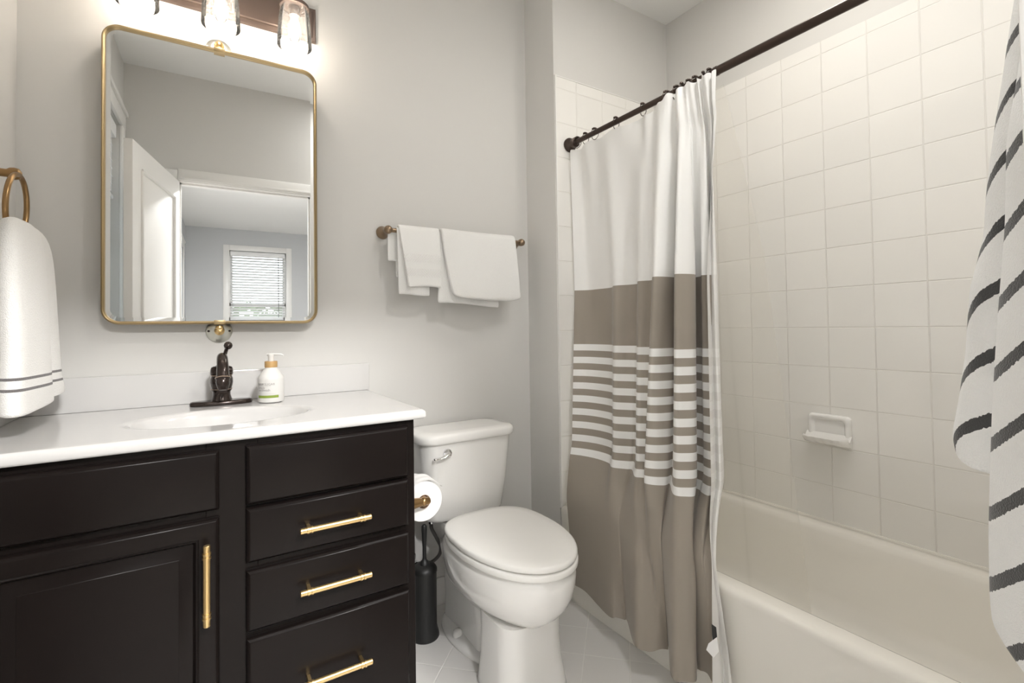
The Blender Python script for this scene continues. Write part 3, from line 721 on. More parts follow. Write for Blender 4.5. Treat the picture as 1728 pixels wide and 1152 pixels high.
# ------------------------------------------------------------------ towel bar with two towels
tb = thing('towel_bar', 'bronze towel bar on the back wall above the toilet', 'towel bar', (.885, 0, 1.475))
for x in (.592, 1.186):
    bm = BM(); lathe(bm, [(0, 0), (.024, 0), (.025, .003), (.023, .008), (.016, .022), (.0115, .040), (.0105, .052), (.0135, .057), (.0155, .066), (.0150, .076), (.011, .083), (.004, .087), (0, .087)], (x, -.001, 1.475), 'y', 28); obj('bracket', bm, M['barbronze'], tb)
bm = BM(); tube(bm, [(.592, -.068, 1.475), (1.186, -.068, 1.475)], .0085, 16); obj('bar', bm, M['barbronze'], tb)
BY, BZ = -.068, 1.475
def draped(x0, x1, zf, zb, r, lean=0.0, skewf=None, wav=0.0, seed=0, n=26, zf1=None, rnd=0.0, sag=0.0):
    """cloth folded over the bar: front hem at zf (to zf1 on the right), back hem at zb"""
    random.seed(seed); grid = []
    zf1 = zf if zf1 is None else zf1
    for j in range(n + 1):
        u = j / n; row = []
        zfu = zf + (zf1 - zf) * u
        prof = []
        for k in range(9):
            t = k / 8; prof.append((BY + r + .002 * math.sin(t * 3), zb + (BZ - zb) * t))
        for k in range(1, 10):
            a = PI * k / 10; prof.append((BY + r * math.cos(a), BZ + r * math.sin(a)))
        for k in range(13):
            t = k / 12; prof.append((BY - r - lean * t * (1 - .35 * t), BZ + (zfu - BZ) * t))
        m_ = len(prof)
        for k, (y, z) in enumerate(prof):
            t = max(0, (k - 18) / 12) if k >= 18 else 0
            sk = skewf(u, t, k < 9) if skewf else 0
            yy = y - wav * t * (math.sin(u * 7.5 + seed) * .6 + math.sin(u * 3.1 + 1.3 * seed) * .6)
            zz = z - (.003 * math.sin(u * 5 + seed) if k == m_ - 1 else 0) + rnd * abs(2 * u - 1) ** 9 * t ** 6 - sag * math.sin(PI * u) * (1 - t if k >= 18 else (1 if k > 8 else 0)) * .5
            row.append((x0 + (x1 - x0) * u + sk, yy, zz))
        grid.append(row)
    return grid
def terry_bands():
    m = mat('white terry with woven bands', (0.82, 0.815, 0.80), 0.95, sheen=0.3); nt = m.node_tree; b = nt.nodes['Principled BSDF']
    tc = nt.nodes.new('ShaderNodeTexCoord'); sp_ = nt.nodes.new('ShaderNodeSeparateXYZ'); nt.links.new(tc.outputs['Object'], sp_.inputs[0])
    n = nt.nodes.new('ShaderNodeTexNoise'); n.inputs['Scale'].default_value = 420; nt.links.new(tc.outputs['Object'], n.inputs['Vector'])
    z = sp_.outputs[2]; x = sp_.outputs[0]; tot = None
    for lo, hi in ((1.300, 1.333), (1.355, 1.388)):
        s = math_node(nt, 'MULTIPLY', math_node(nt, 'GREATER_THAN', z, lo), math_node(nt, 'LESS_THAN', z, hi)); tot = s if tot is None else math_node(nt, 'ADD', tot, s)
    d1 = math_node(nt, 'ABSOLUTE', math_node(nt, 'SINE', math_node(nt, 'MULTIPLY', math_node(nt, 'ADD', x, z), 300)))
    d2 = math_node(nt, 'ABSOLUTE', math_node(nt, 'SINE', math_node(nt, 'MULTIPLY', math_node(nt, 'SUBTRACT', x, z), 300)))
    pat = math_node(nt, 'MULTIPLY', math_node(nt, 'MINIMUM', d1, d2), 1.25)
    mx = nt.nodes.new('ShaderNodeMixRGB'); nt.links.new(tot, mx.inputs[0]); nt.links.new(n.outputs['Fac'], mx.inputs[1]); nt.links.new(pat, mx.inputs[2])
    bp = nt.nodes.new('ShaderNodeBump'); bp.inputs['Strength'].default_value = .55; bp.inputs['Distance'].default_value = .003
    nt.links.new(mx.outputs[0], bp.inputs['Height']); nt.links.new(bp.outputs[0], b.inputs['Normal']); return m
M['terryband'] = terry_bands()
small = thing('hand_towel', 'small white hand towel with woven bands on the left of the towel bar', 'towel', (.71, BY, 1.475))
sheet_obj('front_layer', draped(.628, .792, 1.262, 1.30, .024, .020, lambda u, t, b: .030 * t * (1 - u) - .0 * t, .006, 2), M['terryband'], small, .009)
sheet_obj('under_layer', draped(.622, .745, 1.232, 1.36, .013, .010, lambda u, t, b: (-.028 if b else 0) + .004 * t, .002, 4), M['terry'], small, .007)
big = thing('bath_towel', 'larger folded white bath towel on the right of the towel bar', 'towel', (.97, BY, 1.475))
sheet_obj('front_layer', draped(.800, 1.145, 1.222, 1.235, .027, .030, lambda u, t, b: .040 * t ** 1.5 * (1 - u) ** 1.5 + .012 * t * u, .016, 5, zf1=1.215, rnd=.014, sag=.004), M['terry'], big, .024, sub=2)
sheet_obj('under_layer', draped(.795, 1.06, 1.205, 1.25, .012, .012, lambda u, t, b: -.012 * t * (1 - u), .003, 3, zf1=1.19), M['terry'], big, .010)

# ------------------------------------------------------------------ toilet
TC = .852
to = thing('toilet', 'white two piece toilet with closed lid between vanity and tub', 'toilet', (TC, -.35, 0))
def egg(hw, yb, yf, z, n=56, sq=2.0, cx=TC, taper=.62):
    """egg outline: rounder front (towards -y), squarer back"""
    yc = yb + (yf - yb) * .42; out = []
    for k in range(n):
        a = 2 * PI * k / n; c, s = math.cos(a), math.sin(a)
        e = 2 / sq if s > 0 else 1
        x = hw * math.copysign(abs(c) ** e, c) if s > 0 else hw * math.copysign(abs(c) ** .98, c)
        y = (yc + (yb - yc) * abs(s) ** e) if s > 0 else (yc + (yf - yc) * abs(s))
        out.append((cx + x, y, z))
    return out
bm = BM()
secs = [(.090, -.20, -.620, .19, 3), (.099, -.20, -.640, .212, 2.8), (.122, -.20, -.668, .232, 2.6), (.146, -.20, -.698, .256, 2.5), (.163, -.20, -.722, .285, 2.4), (.172, -.20, -.737, .315, 2.4), (.1775, -.20, -.745, .345, 2.4), (.1785, -.20, -.747, .37, 2.4), (.177, -.20, -.745, .385, 2.4), (.170, -.205, -.738, .3935, 2.4)]
loft(bm, [egg(a, b, c, z, sq=q) for a, b, c, z, q in secs], True, True, True)
# squared front pedestal
def rb2(hw, y0, y1, z, r): return [(TC + a, b, z) for a, b in rrect(0, (y0 + y1) / 2, 2 * hw, abs(y1 - y0), r, 9)]
loft(bm, [rb2(.118, -.425, -.652, 0, .062), rb2(.120, -.423, -.654, .005, .062), rb2(.117, -.425, -.652, .02, .062), rb2(.111, -.43, -.640, .09, .062), rb2(.109, -.43, -.636, .16, .062), rb2(.110, -.43, -.638, .205, .062), rb2(.111, -.43, -.640, .226, .062)], True, True, True)
# rear shelf under the tank, trapway foot with flange
def rb(hw, y0, y1, z, r=.03, n=6): return [(TC + a, b, z) for a, b in rrect(0, (y0 + y1) / 2, 2 * hw, abs(y1 - y0), r, n)]
loft(bm, [rb(.080, -.045, -.30, .31), rb(.095, -.045, -.31, .345), rb(.102, -.045, -.31, .375), rb(.100, -.045, -.31, .392)], True, True, True)
loft(bm, [rb(.072, -.10, -.40, .02), rb(.068, -.10, -.40, .10), rb(.072, -.10, -.38, .20), rb(.080, -.06, -.32, .32)], True, True, True)
fl = [(.108, -.075, -.47, 0), (.110, -.073, -.472, .006), (.108, -.075, -.47, .018), (.097, -.085, -.46, .026), (.070, -.10, -.44, .034)]
loft(bm, [egg(a, b, c, z, sq=2.3) for a, b, c, z in fl], True, True, True)
bowl = obj('bowl', bm, M['porcelain'], to, 50)
for sgn in (-1, 1):
    bm = BM(); lathe(bm, [(0, .022), (.017, .022), (.0175, .030), (.0155, .040), (.010, .046), (0, .048)], (TC + sgn * .086, -.262, 0), seg=20); obj('bolt_cap', bm, M['seat'], to)
# seat and lid
def slabegg(z0, z1, hw, yb, yf, r, dome=0):
    R_ = [egg(hw - r, yb - r, yf + r, z0, sq=3), egg(hw - r * .3, yb - r * .3, yf + r * .3, z0 + r * .3, sq=3), egg(hw, yb, yf, z0 + r, sq=3), egg(hw, yb, yf, z1 - r, sq=3), egg(hw - r * .3, yb - r * .3, yf + r * .3, z1 - r * .3, sq=3), egg(hw - r, yb - r, yf + r, z1, sq=3)]
    if dome:
        for f in (.03, .06, .10, .13): R_.append(egg(hw - r - f, yb - r - f * .9, yf + r + f, z1 + dome * (1 - (1 - f / .13) ** 2), sq=3))
    bm = BM(); loft(bm, R_, True, True, True); return bm
obj('seat', slabegg(.397, .418, .180, -.255, -.752, .006), M['seat'], to, 50)
obj('lid', slabegg(.4205, .440, .179, -.250, -.750, .007, .004), M['seat'], to, 50)
for sgn in (-1, 1):
    bm = BM(); tube(bm, [(TC + sgn * .075 - .02, -.243, .412), (TC + sgn * .075 + .02, -.243, .412)], .011, 14); box(bm, TC + sgn * .075 - .018, TC + sgn * .075 + .018, -.262, -.228, .3925, .408, .004); obj('hinge', bm, M['seat'], to)
# tank
def tk(hw, y0, y1, z, r, bulge): 
    out = []
    for a, b in rrect(0, (y0 + y1) / 2, 2 * hw, abs(y1 - y0), r, 8):
        if b < (y0 + y1) / 2: b -= bulge * (1 - (a / hw) ** 2)
        out.append((TC + a, b, z))
    return out
bm = BM(); loft(bm, [tk(.146, -.045, -.185, .400, .04, .008), tk(.156, -.040, -.192, .404, .045, .01), tk(.162, -.038, -.196, .415, .05, .012), tk(.176, -.034, -.206, .52, .05, .014), tk(.186, -.032, -.214, .64, .05, .016), tk(.190, -.031, -.217, .689, .05, .016)], True, True, True); obj('tank', bm, M['porcelain'], to, 50)
bm = BM(); loft(bm, [tk(.196, -.024, -.222, .6895, .05, .016), tk(.201, -.020, -.226, .692, .055, .018), tk(.203, -.018, -.228, .699, .055, .018), tk(.203, -.018, -.228, .714, .055, .018), tk(.200, -.021, -.225, .721, .055, .018), tk(.192, -.028, -.217, .7255, .05, .017), tk(.15, -.05, -.19, .7275, .05, .012)], True, True, True); obj('tank_lid', bm, M['porcelain'], to, 50)
bm = BM(); lx, ly, lz = .752, -.2215, .655
lathe(bm, [(0, 0), (.0175, 0), (.0175, .006), (.0155, .011), (.009, .013), (0, .0135)], (lx, ly + .004, lz), 'y', 24)
tube(bm, catmull([(lx + .002, ly - .012, lz + .003), (lx - .012, ly - .016, lz - .004), (lx - .028, ly - .018, lz - .010), (lx - .052, ly - .019, lz - .010), (lx - .060, ly - .018, lz - .009)], 6), [.012] * 8 + [.0112, .0104, .0098, .0092, .0088, .0084, .0082, .0082, .0084, .0086, .0090, .0092, .009, .0085, .0075, .006, .004][:17], 14, flat=.6)
obj('flush_lever', bm, M['chrome'], to)

# water supply hose and stop valve
sh = thing('supply_hose', 'braided grey water hose running from the toilet tank to its wall valve', 'hose', (.70, -.05, .22))
bm = BM(); tube(bm, catmull([(.733, -.115, .385), (.735, -.112, .355), (.760, -.098, .310), (.783, -.085, .265), (.782, -.072, .228), (.755, -.062, .204), (.722, -.058, .203), (.700, -.055, .212)], 8), .0068, 12); obj('hose', bm, M['hose'], sh)
bm = BM(); lathe(bm, [(0, 0), (.013, 0), (.013, .012), (.009, .013), (.009, .022), (0, .022)], (.733, -.115, .376), seg=16); obj('coupling', bm, M['chrome'], sh)
bm = BM(); lathe(bm, [(0, 0), (.026, 0), (.026, .003), (.010, .006), (.010, .050), (.014, .052), (.014, .078), (.008, .08), (0, .08)], (.688, -.001, .215), 'y', 20); obj('stop_valve', bm, M['chrome'], sh)

# toilet brush
bx_, by_ = .684, -.165
br = thing('toilet_brush', 'black toilet brush in slim canister on the floor beside the toilet', 'toilet brush', (bx_, by_, 0))
bm = BM(); lathe(bm, [(0, 0), (.049, 0), (.0505, .003), (.0495, .012), (.0455, .026), (.0425, .040), (.0425, .228), (.0445, .231), (.0445, .240), (.042, .245), (.036, .252), (.020, .256), (0, .257)], (bx_, by_, .0003), seg=36); obj('canister', bm, M['black'], br)
bm = BM(); lathe(bm, [(0, .255), (.017, .256), (.015, .266), (.0085, .272), (.0068, .28), (.0068, .32), (.0088, .35), (.0100, .380), (.0095, .392), (.006, .397), (0, .398)], (bx_, by_, 0), seg=24); obj('handle', bm, M['black'], br)

# toilet paper holder on the side of the vanity, and the roll on it
ph = thing('paper_holder', 'antique brass toilet paper holder on the vanity side panel', 'paper holder', (VX1, -.468, .592))
bm = BM(); lathe(bm, [(0, 0), (.024, 0), (.0245, .003), (.020, .008), (.0165, .018), (.0125, .048), (.0115, .052), (.0135, .055), (.0135, .061), (.0115, .064), (.0115, .072), (.008, .077), (0, .078)], (VX1 + .0005, -.468, .592), 'x', 28); obj('wall_post', bm, M['antique'], ph)
bm = BM(); tube(bm, [(VX1 + .068, -.466, .592), (VX1 + .068, -.315, .592)], .0085, 16); lathe(bm, [(0, 0), (.011, .001), (.0125, .006), (.011, .012), (0, .014)], (VX1 + .068, -.307, .592), 'y', 16); obj('arm', bm, M['antique'], ph)
rl = thing('toilet_roll', 'white toilet paper roll on the brass holder beside the tank', 'toilet roll', (VX1 + .068, -.39, .585))
RX, RZ = VX1 + .070, .582
bm = BM(); pr = [(.0205, .338), (.0575, .338), (.059, .3395), (.059, .4415), (.0575, .443), (.0205, .443)]
loft(bm, [[(RX + r * math.cos(2 * PI * k / 48), -y, RZ + r * math.sin(2 * PI * k / 48)) for k in range(48)] for r, y in pr + pr[:1]], True); obj('paper', bm, M['paper'], rl)
bm = BM(); pr = [(.0205, .3375), (.0203, .4425), (.0190, .4425), (.0190, .3375)]
loft(bm, [[(RX + r * math.cos(2 * PI * k / 40), -y, RZ + r * math.sin(2 * PI * k / 40)) for k in range(40)] for r, y in pr + pr[:1]], True); obj('core', bm, M['core'], rl)
g = []
for i in range(9):
    a = R(120 - i * 11.5); t = i / 8; r = .060 + .016 * max(0, t - .45) * 1.4
    g.append([(RX + r * math.cos(a) + .004 * math.sin(j * 1.7) * t, -.342 - .098 * j / 8, RZ + r * math.sin(a) + .006 * t * math.sin(j * 2.1 + i)) for j in range(9)])
sheet_obj('loose_sheet', g, M['paper'], rl, .0006, sub=1)

# ------------------------------------------------------------------ bathtub
tub = thing('bathtub', 'white alcove bathtub under the tiled walls behind the curtain', 'bathtub', (1.62, -.98, 0))
BX0, BX1, BY0, BY1, BZ1 = 1.262, XT - .0005, YF + .0085, YE - .0105, .362
cx_, cy_ = (BX0 + BX1) / 2, (BY0 + BY1) / 2; bw, bh = BX1 - BX0, BY1 - BY0
def rr3(x0, x1, y0, y1, r, z, n=10): return [(a, b, z) for a, b in rrect((x0 + x1) / 2, (y0 + y1) / 2, x1 - x0, y1 - y0, r, n)]
rings = [rr3(BX0 + .006, BX1, BY0, BY1, .004, 0), rr3(BX0 + .004, BX1, BY0, BY1, .004, .30), rr3(BX0 + .001, BX1, BY0, BY1, .004, .335), rr3(BX0, BX1, BY0, BY1, .004, .346), rr3(BX0 + .002, BX1, BY0, BY1, .004, .354), rr3(BX0 + .008, BX1, BY0, BY1, .006, .360), rr3(BX0 + .018, BX1 - .002, BY0 + .002, BY1 - .002, .012, BZ1),
         rr3(BX0 + .055, BX1 - .050, BY0 + .085, BY1 - .075, .11, BZ1 - .001), rr3(BX0 + .068, BX1 - .060, BY0 + .10, BY1 - .088, .12, BZ1 - .006), rr3(BX0 + .078, BX1 - .067, BY0 + .115, BY1 - .097, .13, BZ1 - .022), rr3(BX0 + .085, BX1 - .072, BY0 + .14, BY1 - .105, .135, .29), rr3(BX0 + .105, BX1 - .09, BY0 + .23, BY1 - .125, .14, .14), rr3(BX0 + .125, BX1 - .11, BY0 + .29, BY1 - .15, .14, .085), rr3(BX0 + .17, BX1 - .15, BY0 + .34, BY1 - .2, .12, .065), rr3(BX0 + .26, BX1 - .25, BY0 + .5, BY1 - .3, .08, .060)]
bm = BM(); loft(bm, rings, True, True, True); obj('basin', bm, M['tub'], tub, 50)
bm = BM(); box(bm, BX0 + .02, BX1, BY1 - .012, BY1, BZ1 - .004, BZ1 + .008, .003); box(bm, BX1 - .012, BX1, BY0, BY1, BZ1 - .004, BZ1 + .008, .003); box(bm, BX0 + .02, BX1, BY0, BY0 + .012, BZ1 - .004, BZ1 + .008, .003); obj('tile_flange', bm, M['tub'], tub)

# ceramic soap dish on the long tile wall
sd = thing('soap_dish', 'white ceramic soap dish fixed on the long tiled wall above the tub', 'soap dish', (XT, -.935, .70))
sy0, sy1, sz0, sz1 = -1.008, -.862, .655, .765; xw = XT - .0085
def rr_x(i, x, r=.016): return [(x, a, b) for a, b in rrect((sy0 + sy1) / 2, (sz0 + sz1) / 2, sy1 - sy0 - 2 * i, sz1 - sz0 - 2 * i, r, 6)]
bm = BM(); loft(bm, [rr_x(0, xw), rr_x(0, xw - .010), rr_x(.003, xw - .0155), rr_x(.008, xw - .018), rr_x(.014, xw - .017), rr_x(.019, xw - .011, .012), rr_x(.022, xw - .006, .012)], True, True, True); obj('back_plate', bm, M['porcelain'], sd, 50)
bm = BM(); rows = []
for k in range(25):
    t = k / 24; y = sy0 - .004 + (sy1 - sy0 + .008) * t; e = 1 - abs(2 * t - 1) ** 6; sc = .0022 * math.sin(t * PI * 11) * e
    d = .030 + .030 * e
    pr = [(0, .030), (-.012, .016), (-d * .55, .010), (-d * .85, .013), (-d - sc, .024), (-d - .005 - sc, .020), (-d - .002 - sc, .010), (-d * .7, -.004), (-d * .3, -.010), (0, -.012)]
    rows.append([(xw - .012 + a, y, sz0 + .012 + b) for a, b in pr])
loft(bm, rows, True, True, True); obj('tray', bm, M['porcelain'], sd, 60)

# flush fixture added out of view as soft fill for the bathroom
cl = thing('bathroom_fill_fixture', 'small round white fill light added out of view near the doorway wall', 'added fill light', (1.02, -1.50, ZC))
bm = BM(); lathe(bm, [(.066, -.0005), (.075, -.0005), (.076, -.014), (.072, -.019), (.064, -.018), (.064, -.012), (.066, -.0005)], (1.02, -1.50, ZC), seg=40); obj('rim', bm, M['trim'], cl)
bm = BM(); lathe(bm, [(0, -.010), (.064, -.010), (.064, -.016), (0, -.018)], (1.02, -1.50, ZC), seg=40); obj('diffuser', bm, emit('added bathroom fill diffuser', (1, .97, .92), 1.5), cl)
l = bpy.data.lights.new('bathroom_fill_light', 'AREA'); l.shape = 'DISK'; l.size = .13; l.energy = BATH_FILL_W; l.color = (1, .985, .96)
lo = bpy.data.objects.new('bathroom_fill_light', l); COL.objects.link(lo); lo.location = (1.02, -1.50, ZC - .022)
# unseen recessed fill light added to brighten the tub alcove
dl = thing('alcove_fill_fixture', 'small round recessed fill light added out of view over the bathtub', 'added fill light', (1.47, -1.0, ZC))
bm = BM(); lathe(bm, [(.050, -.001), (.075, -.001), (.077, -.003), (.072, -.007), (.052, -.004), (.050, -.001)], (1.47, -1.0, ZC), seg=36); obj('trim_ring', bm, M['trim'], dl)
bm = BM(); lathe(bm, [(0, -.0008), (.0505, -.0008), (.0505, -.002), (0, -.002)], (1.47, -1.0, ZC), seg=36); obj('lens', bm, emit('added alcove fill lens', (1, .93, .82), 6.0), dl)
l = bpy.data.lights.new('alcove_fill_light', 'AREA'); l.shape = 'DISK'; l.size = .14; l.energy = ALCOVE_FILL_W; l.color = (1, .95, .87)
lo = bpy.data.objects.new('alcove_fill_light', l); COL.objects.link(lo); lo.location = (1.47, -1.0, ZC - .012)

# ------------------------------------------------------------------ shower rod
RX_, RZ_ = 1.34, 1.883
ro = thing('shower_rod', 'dark bronze telescoping shower rod spanning the tub alcove', 'curtain rod', (RX_, -.98, RZ_))
bm = BM(); tube(bm, [(RX_, YE - .020, RZ_), (RX_, -1.0, RZ_)], .0105, 20); obj('thin_tube', bm, M['rod'], ro)
bm = BM(); tube(bm, [(RX_, -.930, RZ_), (RX_, YF + .020, RZ_)], .0132, 20); lathe(bm, [(.0128, 0), (.0146, .001), (.0146, .010), (.0132, .011)], (RX_, -.929, RZ_), 'y', 24); obj('thick_tube', bm, M['rod'], ro)
for y, s in ((YE - .0085, 1), (YF + .0085, -1)):
    bm = BM(); pr = [(0, 0), (.029, 0), (.030, .003), (.030, .010), (.027, .016), (.019, .020), (.0165, .024), (.0165, .032), (.0205, .034), (.0205, .046), (.015, .049), (0, .049)]
    if s > 0: lathe(bm, pr, (RX_, y, RZ_), 'y', 28)
    else: lathe(bm, pr, (RX_, y, RZ_), mtx=Matrix.Rotation(R(-90), 4, 'X'), seg=28)
    obj('flange', bm, M['rod'], ro)

# ------------------------------------------------------------------ shower curtain: plan outlines at five heights
H = [1.862, 1.62, 1.259, 0.90, 0.60, 0.40, 0.30, 0.09]
P126 = [(1.352, -.228), (1.392, -.270), (1.398, -.335), (1.392, -.410), (1.338, -.480), (1.362, -.540), (1.356, -.585), (1.284, -.650), (1.300, -.690), (1.288, -.715), (1.214, -.778), (1.235, -.800), (1.300, -.800), (1.325, -.795), (1.214, -.862), (1.235, -.885), (1.285, -.885), (1.355, -.822), (1.345, -.860), (1.318, -.882), (1.345, -.900), (1.400, -.860), (1.392, -.880), (1.352, -.913), (1.335, -.912), (1.345, -.893), (1.32, -.906), (1.300, -.914)]
P058 = [(1.335, -.212), (1.365, -.262), (1.385, -.330), (1.380, -.405), (1.342, -.455), (1.375, -.505), (1.388, -.523), (1.325, -.585), (1.336, -.608), (1.345, -.625), (1.290, -.655), (1.300, -.690), (1.335, -.715), (1.365, -.714), (1.278, -.790), (1.295, -.825), (1.335, -.835), (1.400, -.780), (1.402, -.808), (1.385, -.825), (1.372, -.860), (1.42, -.860), (1.42, -.875), (1.375, -.900), (1.36, -.900), (1.37, -.880), (1.345, -.893), (1.32, -.898)]
P009 = [(1.243, -.330), (1.240, -.40), (1.225, -.48), (1.205, -.568), (1.218, -.585), (1.240, -.600), (1.250, -.615), (1.160, -.722), (1.175, -.755), (1.195, -.775), (1.218, -.785), (1.238, -.788), (1.248, -.790), (1.252, -.792), (1.150, -.875), (1.160, -.910), (1.185, -.932), (1.245, -.895), (1.250, -.91), (1.242, -.932), (1.228, -.955), (1.25, -.970), (1.252, -.990), (1.249, -1.013), (1.222, -1.012), (1.228, -.990), (1.195, -1.005), (1.165, -.999)]
YT = [-.236, -.280, -.330, -.385, -.450, -.505, -.560, -.622, -.655, -.690, -.722, -.745, -.765, -.785, -.808, -.825, -.840, -.852, -.862, -.873, -.885, -.895, -.903, -.911, -.920, -.928, -.938, -.948]
CAMXY = Vector((0, -1.85))
def sc_(P, k): return [((Vector(p) - CAMXY) * k + CAMXY) for p in P]
def row_at(z):
    P0 = [Vector((1.340 + (.012 * math.sin(i * 2.1) if i % 2 else -.008), y)) for i, y in enumerate(YT)]
    A = [Vector(p) for p in P126]; B = sc_(P058, .965); Cc = [Vector(p) for p in P009]
    keys = [(1.862, P0), (1.259, A), (.596, B), (.09, Cc)]
    for (z1, K1), (z0, K0) in zip(keys, keys[1:]):
        if z >= z0 - 1e-6:
            t = (z1 - z) / (z1 - z0)
            if z1 > 1.8: t = min(1, t * 1.0) ** .8
            res = [a.lerp(b, t) for a, b in zip(K1, K0)]; break
    if z < .62:                                                    # hangs outside the apron
        f = min(1, (.62 - z) / .20); lim = 1.250
        res = [Vector((p.x + (min(p.x, lim - .012 * (1 - min(1, abs(p.x - lim) * 8))) - p.x) * f, p.y)) for p in res]
    return res
def curtain_grid(zs, sub=6):
    g = []
    for z in zs:
        r = row_at(z); pts = catmull([(p.x, p.y, 0) for p in r], sub)
        g.append([(p.x, p.y, z) for p in pts])
    return g
zs = [1.862 - i * .0295 for i in range(60)] + [.092]
g = curtain_grid(zs); ncol = len(g[0])
# scalloped heading: the cloth sags between its hooks; the hem follows the photo's slight waviness
for j in range(ncol):
    u = j / (ncol - 1) * 27 / 2.45
    sag = .010 * (1 - math.cos(2 * PI * u)) / 2 * (1.0 if j < ncol * .5 else .7)
    w_ = min(1, max(0, (j / ncol - .30) / .15)); lift = .016 * w_ - .004 * (1 - w_)
    for i in range(4):
        x, y, z = g[i][j]; g[i][j] = (x - .021 * w_ * (1 - i / 6), y, z + (lift - sag) * (1 - i / 4))
    x, y, z = g[-1][j]; g[-1][j] = (x, y, z + .004 * math.sin(j * .35))
W_ = .0263
bands = [(1.031 + 0 * W_, 1.259)] + [(1.031 - (2 * k + 2) * W_, 1.031 - (2 * k + 1) * W_) for k in range(8)] + [(-1, 1.031 - 17 * W_)]
M['curtain'] = z_stripes('white and taupe striped cotton', (0.80, 0.795, 0.78), bands, (0.30, 0.263, 0.222), bump=(600, 0.15, 0.001), rough=0.85, back=(0.76, 0.75, 0.73))
sc = thing('shower_curtain', 'white shower curtain with taupe stripes gathered along the bronze rod', 'shower curtain', (1.34, -.58, 0))
cur = sheet_obj('cloth', [r[::-1] for r in g], M['curtain'], sc, 0, sub=1)
def small_tag(name, offs, c, m):
    e = Vector((.58, -.81, 0)); bm = BM()
    bm.faces.new([bm.verts.new(Vector((c[0], c[1], z)) + e * d) for d, z in offs]); o = obj(name, bm, m, sc, 0, recalc=False)
    q = o.modifiers.new('t', 'SOLIDIFY'); q.thickness = .0012
small_tag('care_tag', [(-.012, .240), (.010, .262), (.014, .225), (.000, .205), (-.018, .222)], (1.172, -1.000), M['paper'])
small_tag('black_tag', [(-.004, .292), (.008, .285), (.010, .252), (-.002, .246)], (1.176, -.998), M['black'])
# hooks: ring over the rod with roller balls, hook through the heading
def make_hook():
    t = thing('curtain_hook', '', 'curtain hook', (RX_, 0, RZ_)); 
    bm = BM(); pts = []
    for k in range(20):
        a = R(-60 + k * 300 / 19); pts.append((RX_ + .0165 * math.sin(a - PI / 1) * -1, 0, RZ_ + .0165 * math.cos(a)))
    pts = [(RX_ - .0165 * math.cos(R(a)), 0, RZ_ + .0165 * math.sin(R(a))) for a in range(-40, 200, 12)]
    pts += [(RX_ + .0150, 0, RZ_ - .010), (RX_ + .010, 0, RZ_ - .018), (RX_ + .003, 0, RZ_ - .026), (RX_ - .006, 0, RZ_ - .030), (RX_ - .013, 0, RZ_ - .028), (RX_ - .016, 0, RZ_ - .022)]
    tube(bm, catmull(pts, 3), .0013, 8); obj('wire', bm, M['rod'], t)
    for a in (50, 70, 90, 110, 130):
        bm = BM(); c = (RX_ - .0165 * math.cos(R(a)), 0, RZ_ + .0165 * math.sin(R(a))); lathe(bm, [(0, -.0047), (.0032, -.0034), (.0047, 0), (.0032, .0034), (0, .0047)], c, seg=10); obj('roller_ball', bm, M['rod'], t)
    return t
hk = make_hook()
HY = [-.279, -.330, -.386, -.505, -.640, -.746, -.788, -.808, -.836, -.860, -.889, -.912]
HL = ['bronze curtain hook nearest the rod\'s wall flange', 'second bronze curtain hook from the wall flange', 'third bronze curtain hook from the wall flange, hanging loose of the cloth', 'bronze curtain hook in the wide gap left of the middle of the curtain', 'bronze curtain hook at the middle of the curtain heading', 'bronze curtain hook just left of the tight cluster on the rod', 'first bronze hook of the tight cluster on the rod, from the left', 'second bronze hook of the tight cluster on the rod, from the left', 'third bronze hook of the tight cluster on the rod, from the left', 'fourth bronze hook of the tight cluster on the rod, from the left', 'second to last bronze curtain hook, near the thick rod section', 'last bronze curtain hook, right against the thick rod section']
def copy_tree(o, parent=None):
    c = o.copy(); COL.objects.link(c)
    if parent is not None:
        c.parent = parent; c.matrix_parent_inverse = o.matrix_parent_inverse.copy()
    for ch in o.children: copy_tree(ch, c)
    return c
hooks = [hk] + [copy_tree(hk) for _ in HY[1:]]
for t, y, lb in zip(hooks, HY, HL):
    t.location = (RX_, y, RZ_); t['label'] = lb; t['group'] = 'hooks along the shower rod'
    t.rotation_euler = (0, 0, R(random.uniform(-22, 22)))

# clear liner hanging inside the tub
li = []
LZ = [1.842 - i * .058 for i in range(29)] + [.12]
for i, z in enumerate(LZ):
    t = i / (len(LZ) - 1); row = []
    n = 90
    for j in range(n + 1):
        u = j / n; fold = .006 + .010 * min(1, t * 1.6)
        y = -.30 + (-.945 + .30) * u - (.135 * t ** .9) * u ** 6
        x = 1.358 + .10 * min(1, t * 3.2) + .015 * t + .03 * t * u ** 3 + fold * math.sin(u * 40 + 1.2 * math.sin(u * 9)) * (.55 + .45 * math.sin(u * 23))
        x += .05 * max(0, (t - .25)) * (1 if z > .36 else 1)
        row.append((x, y, z))
    li.append(row)
lo_ = sheet_obj('curtain_liner', li, M['liner'], None, 0, sub=0)
tag(lo_, 'clear frosted plastic shower liner hanging inside the tub behind the striped curtain', 'shower liner')

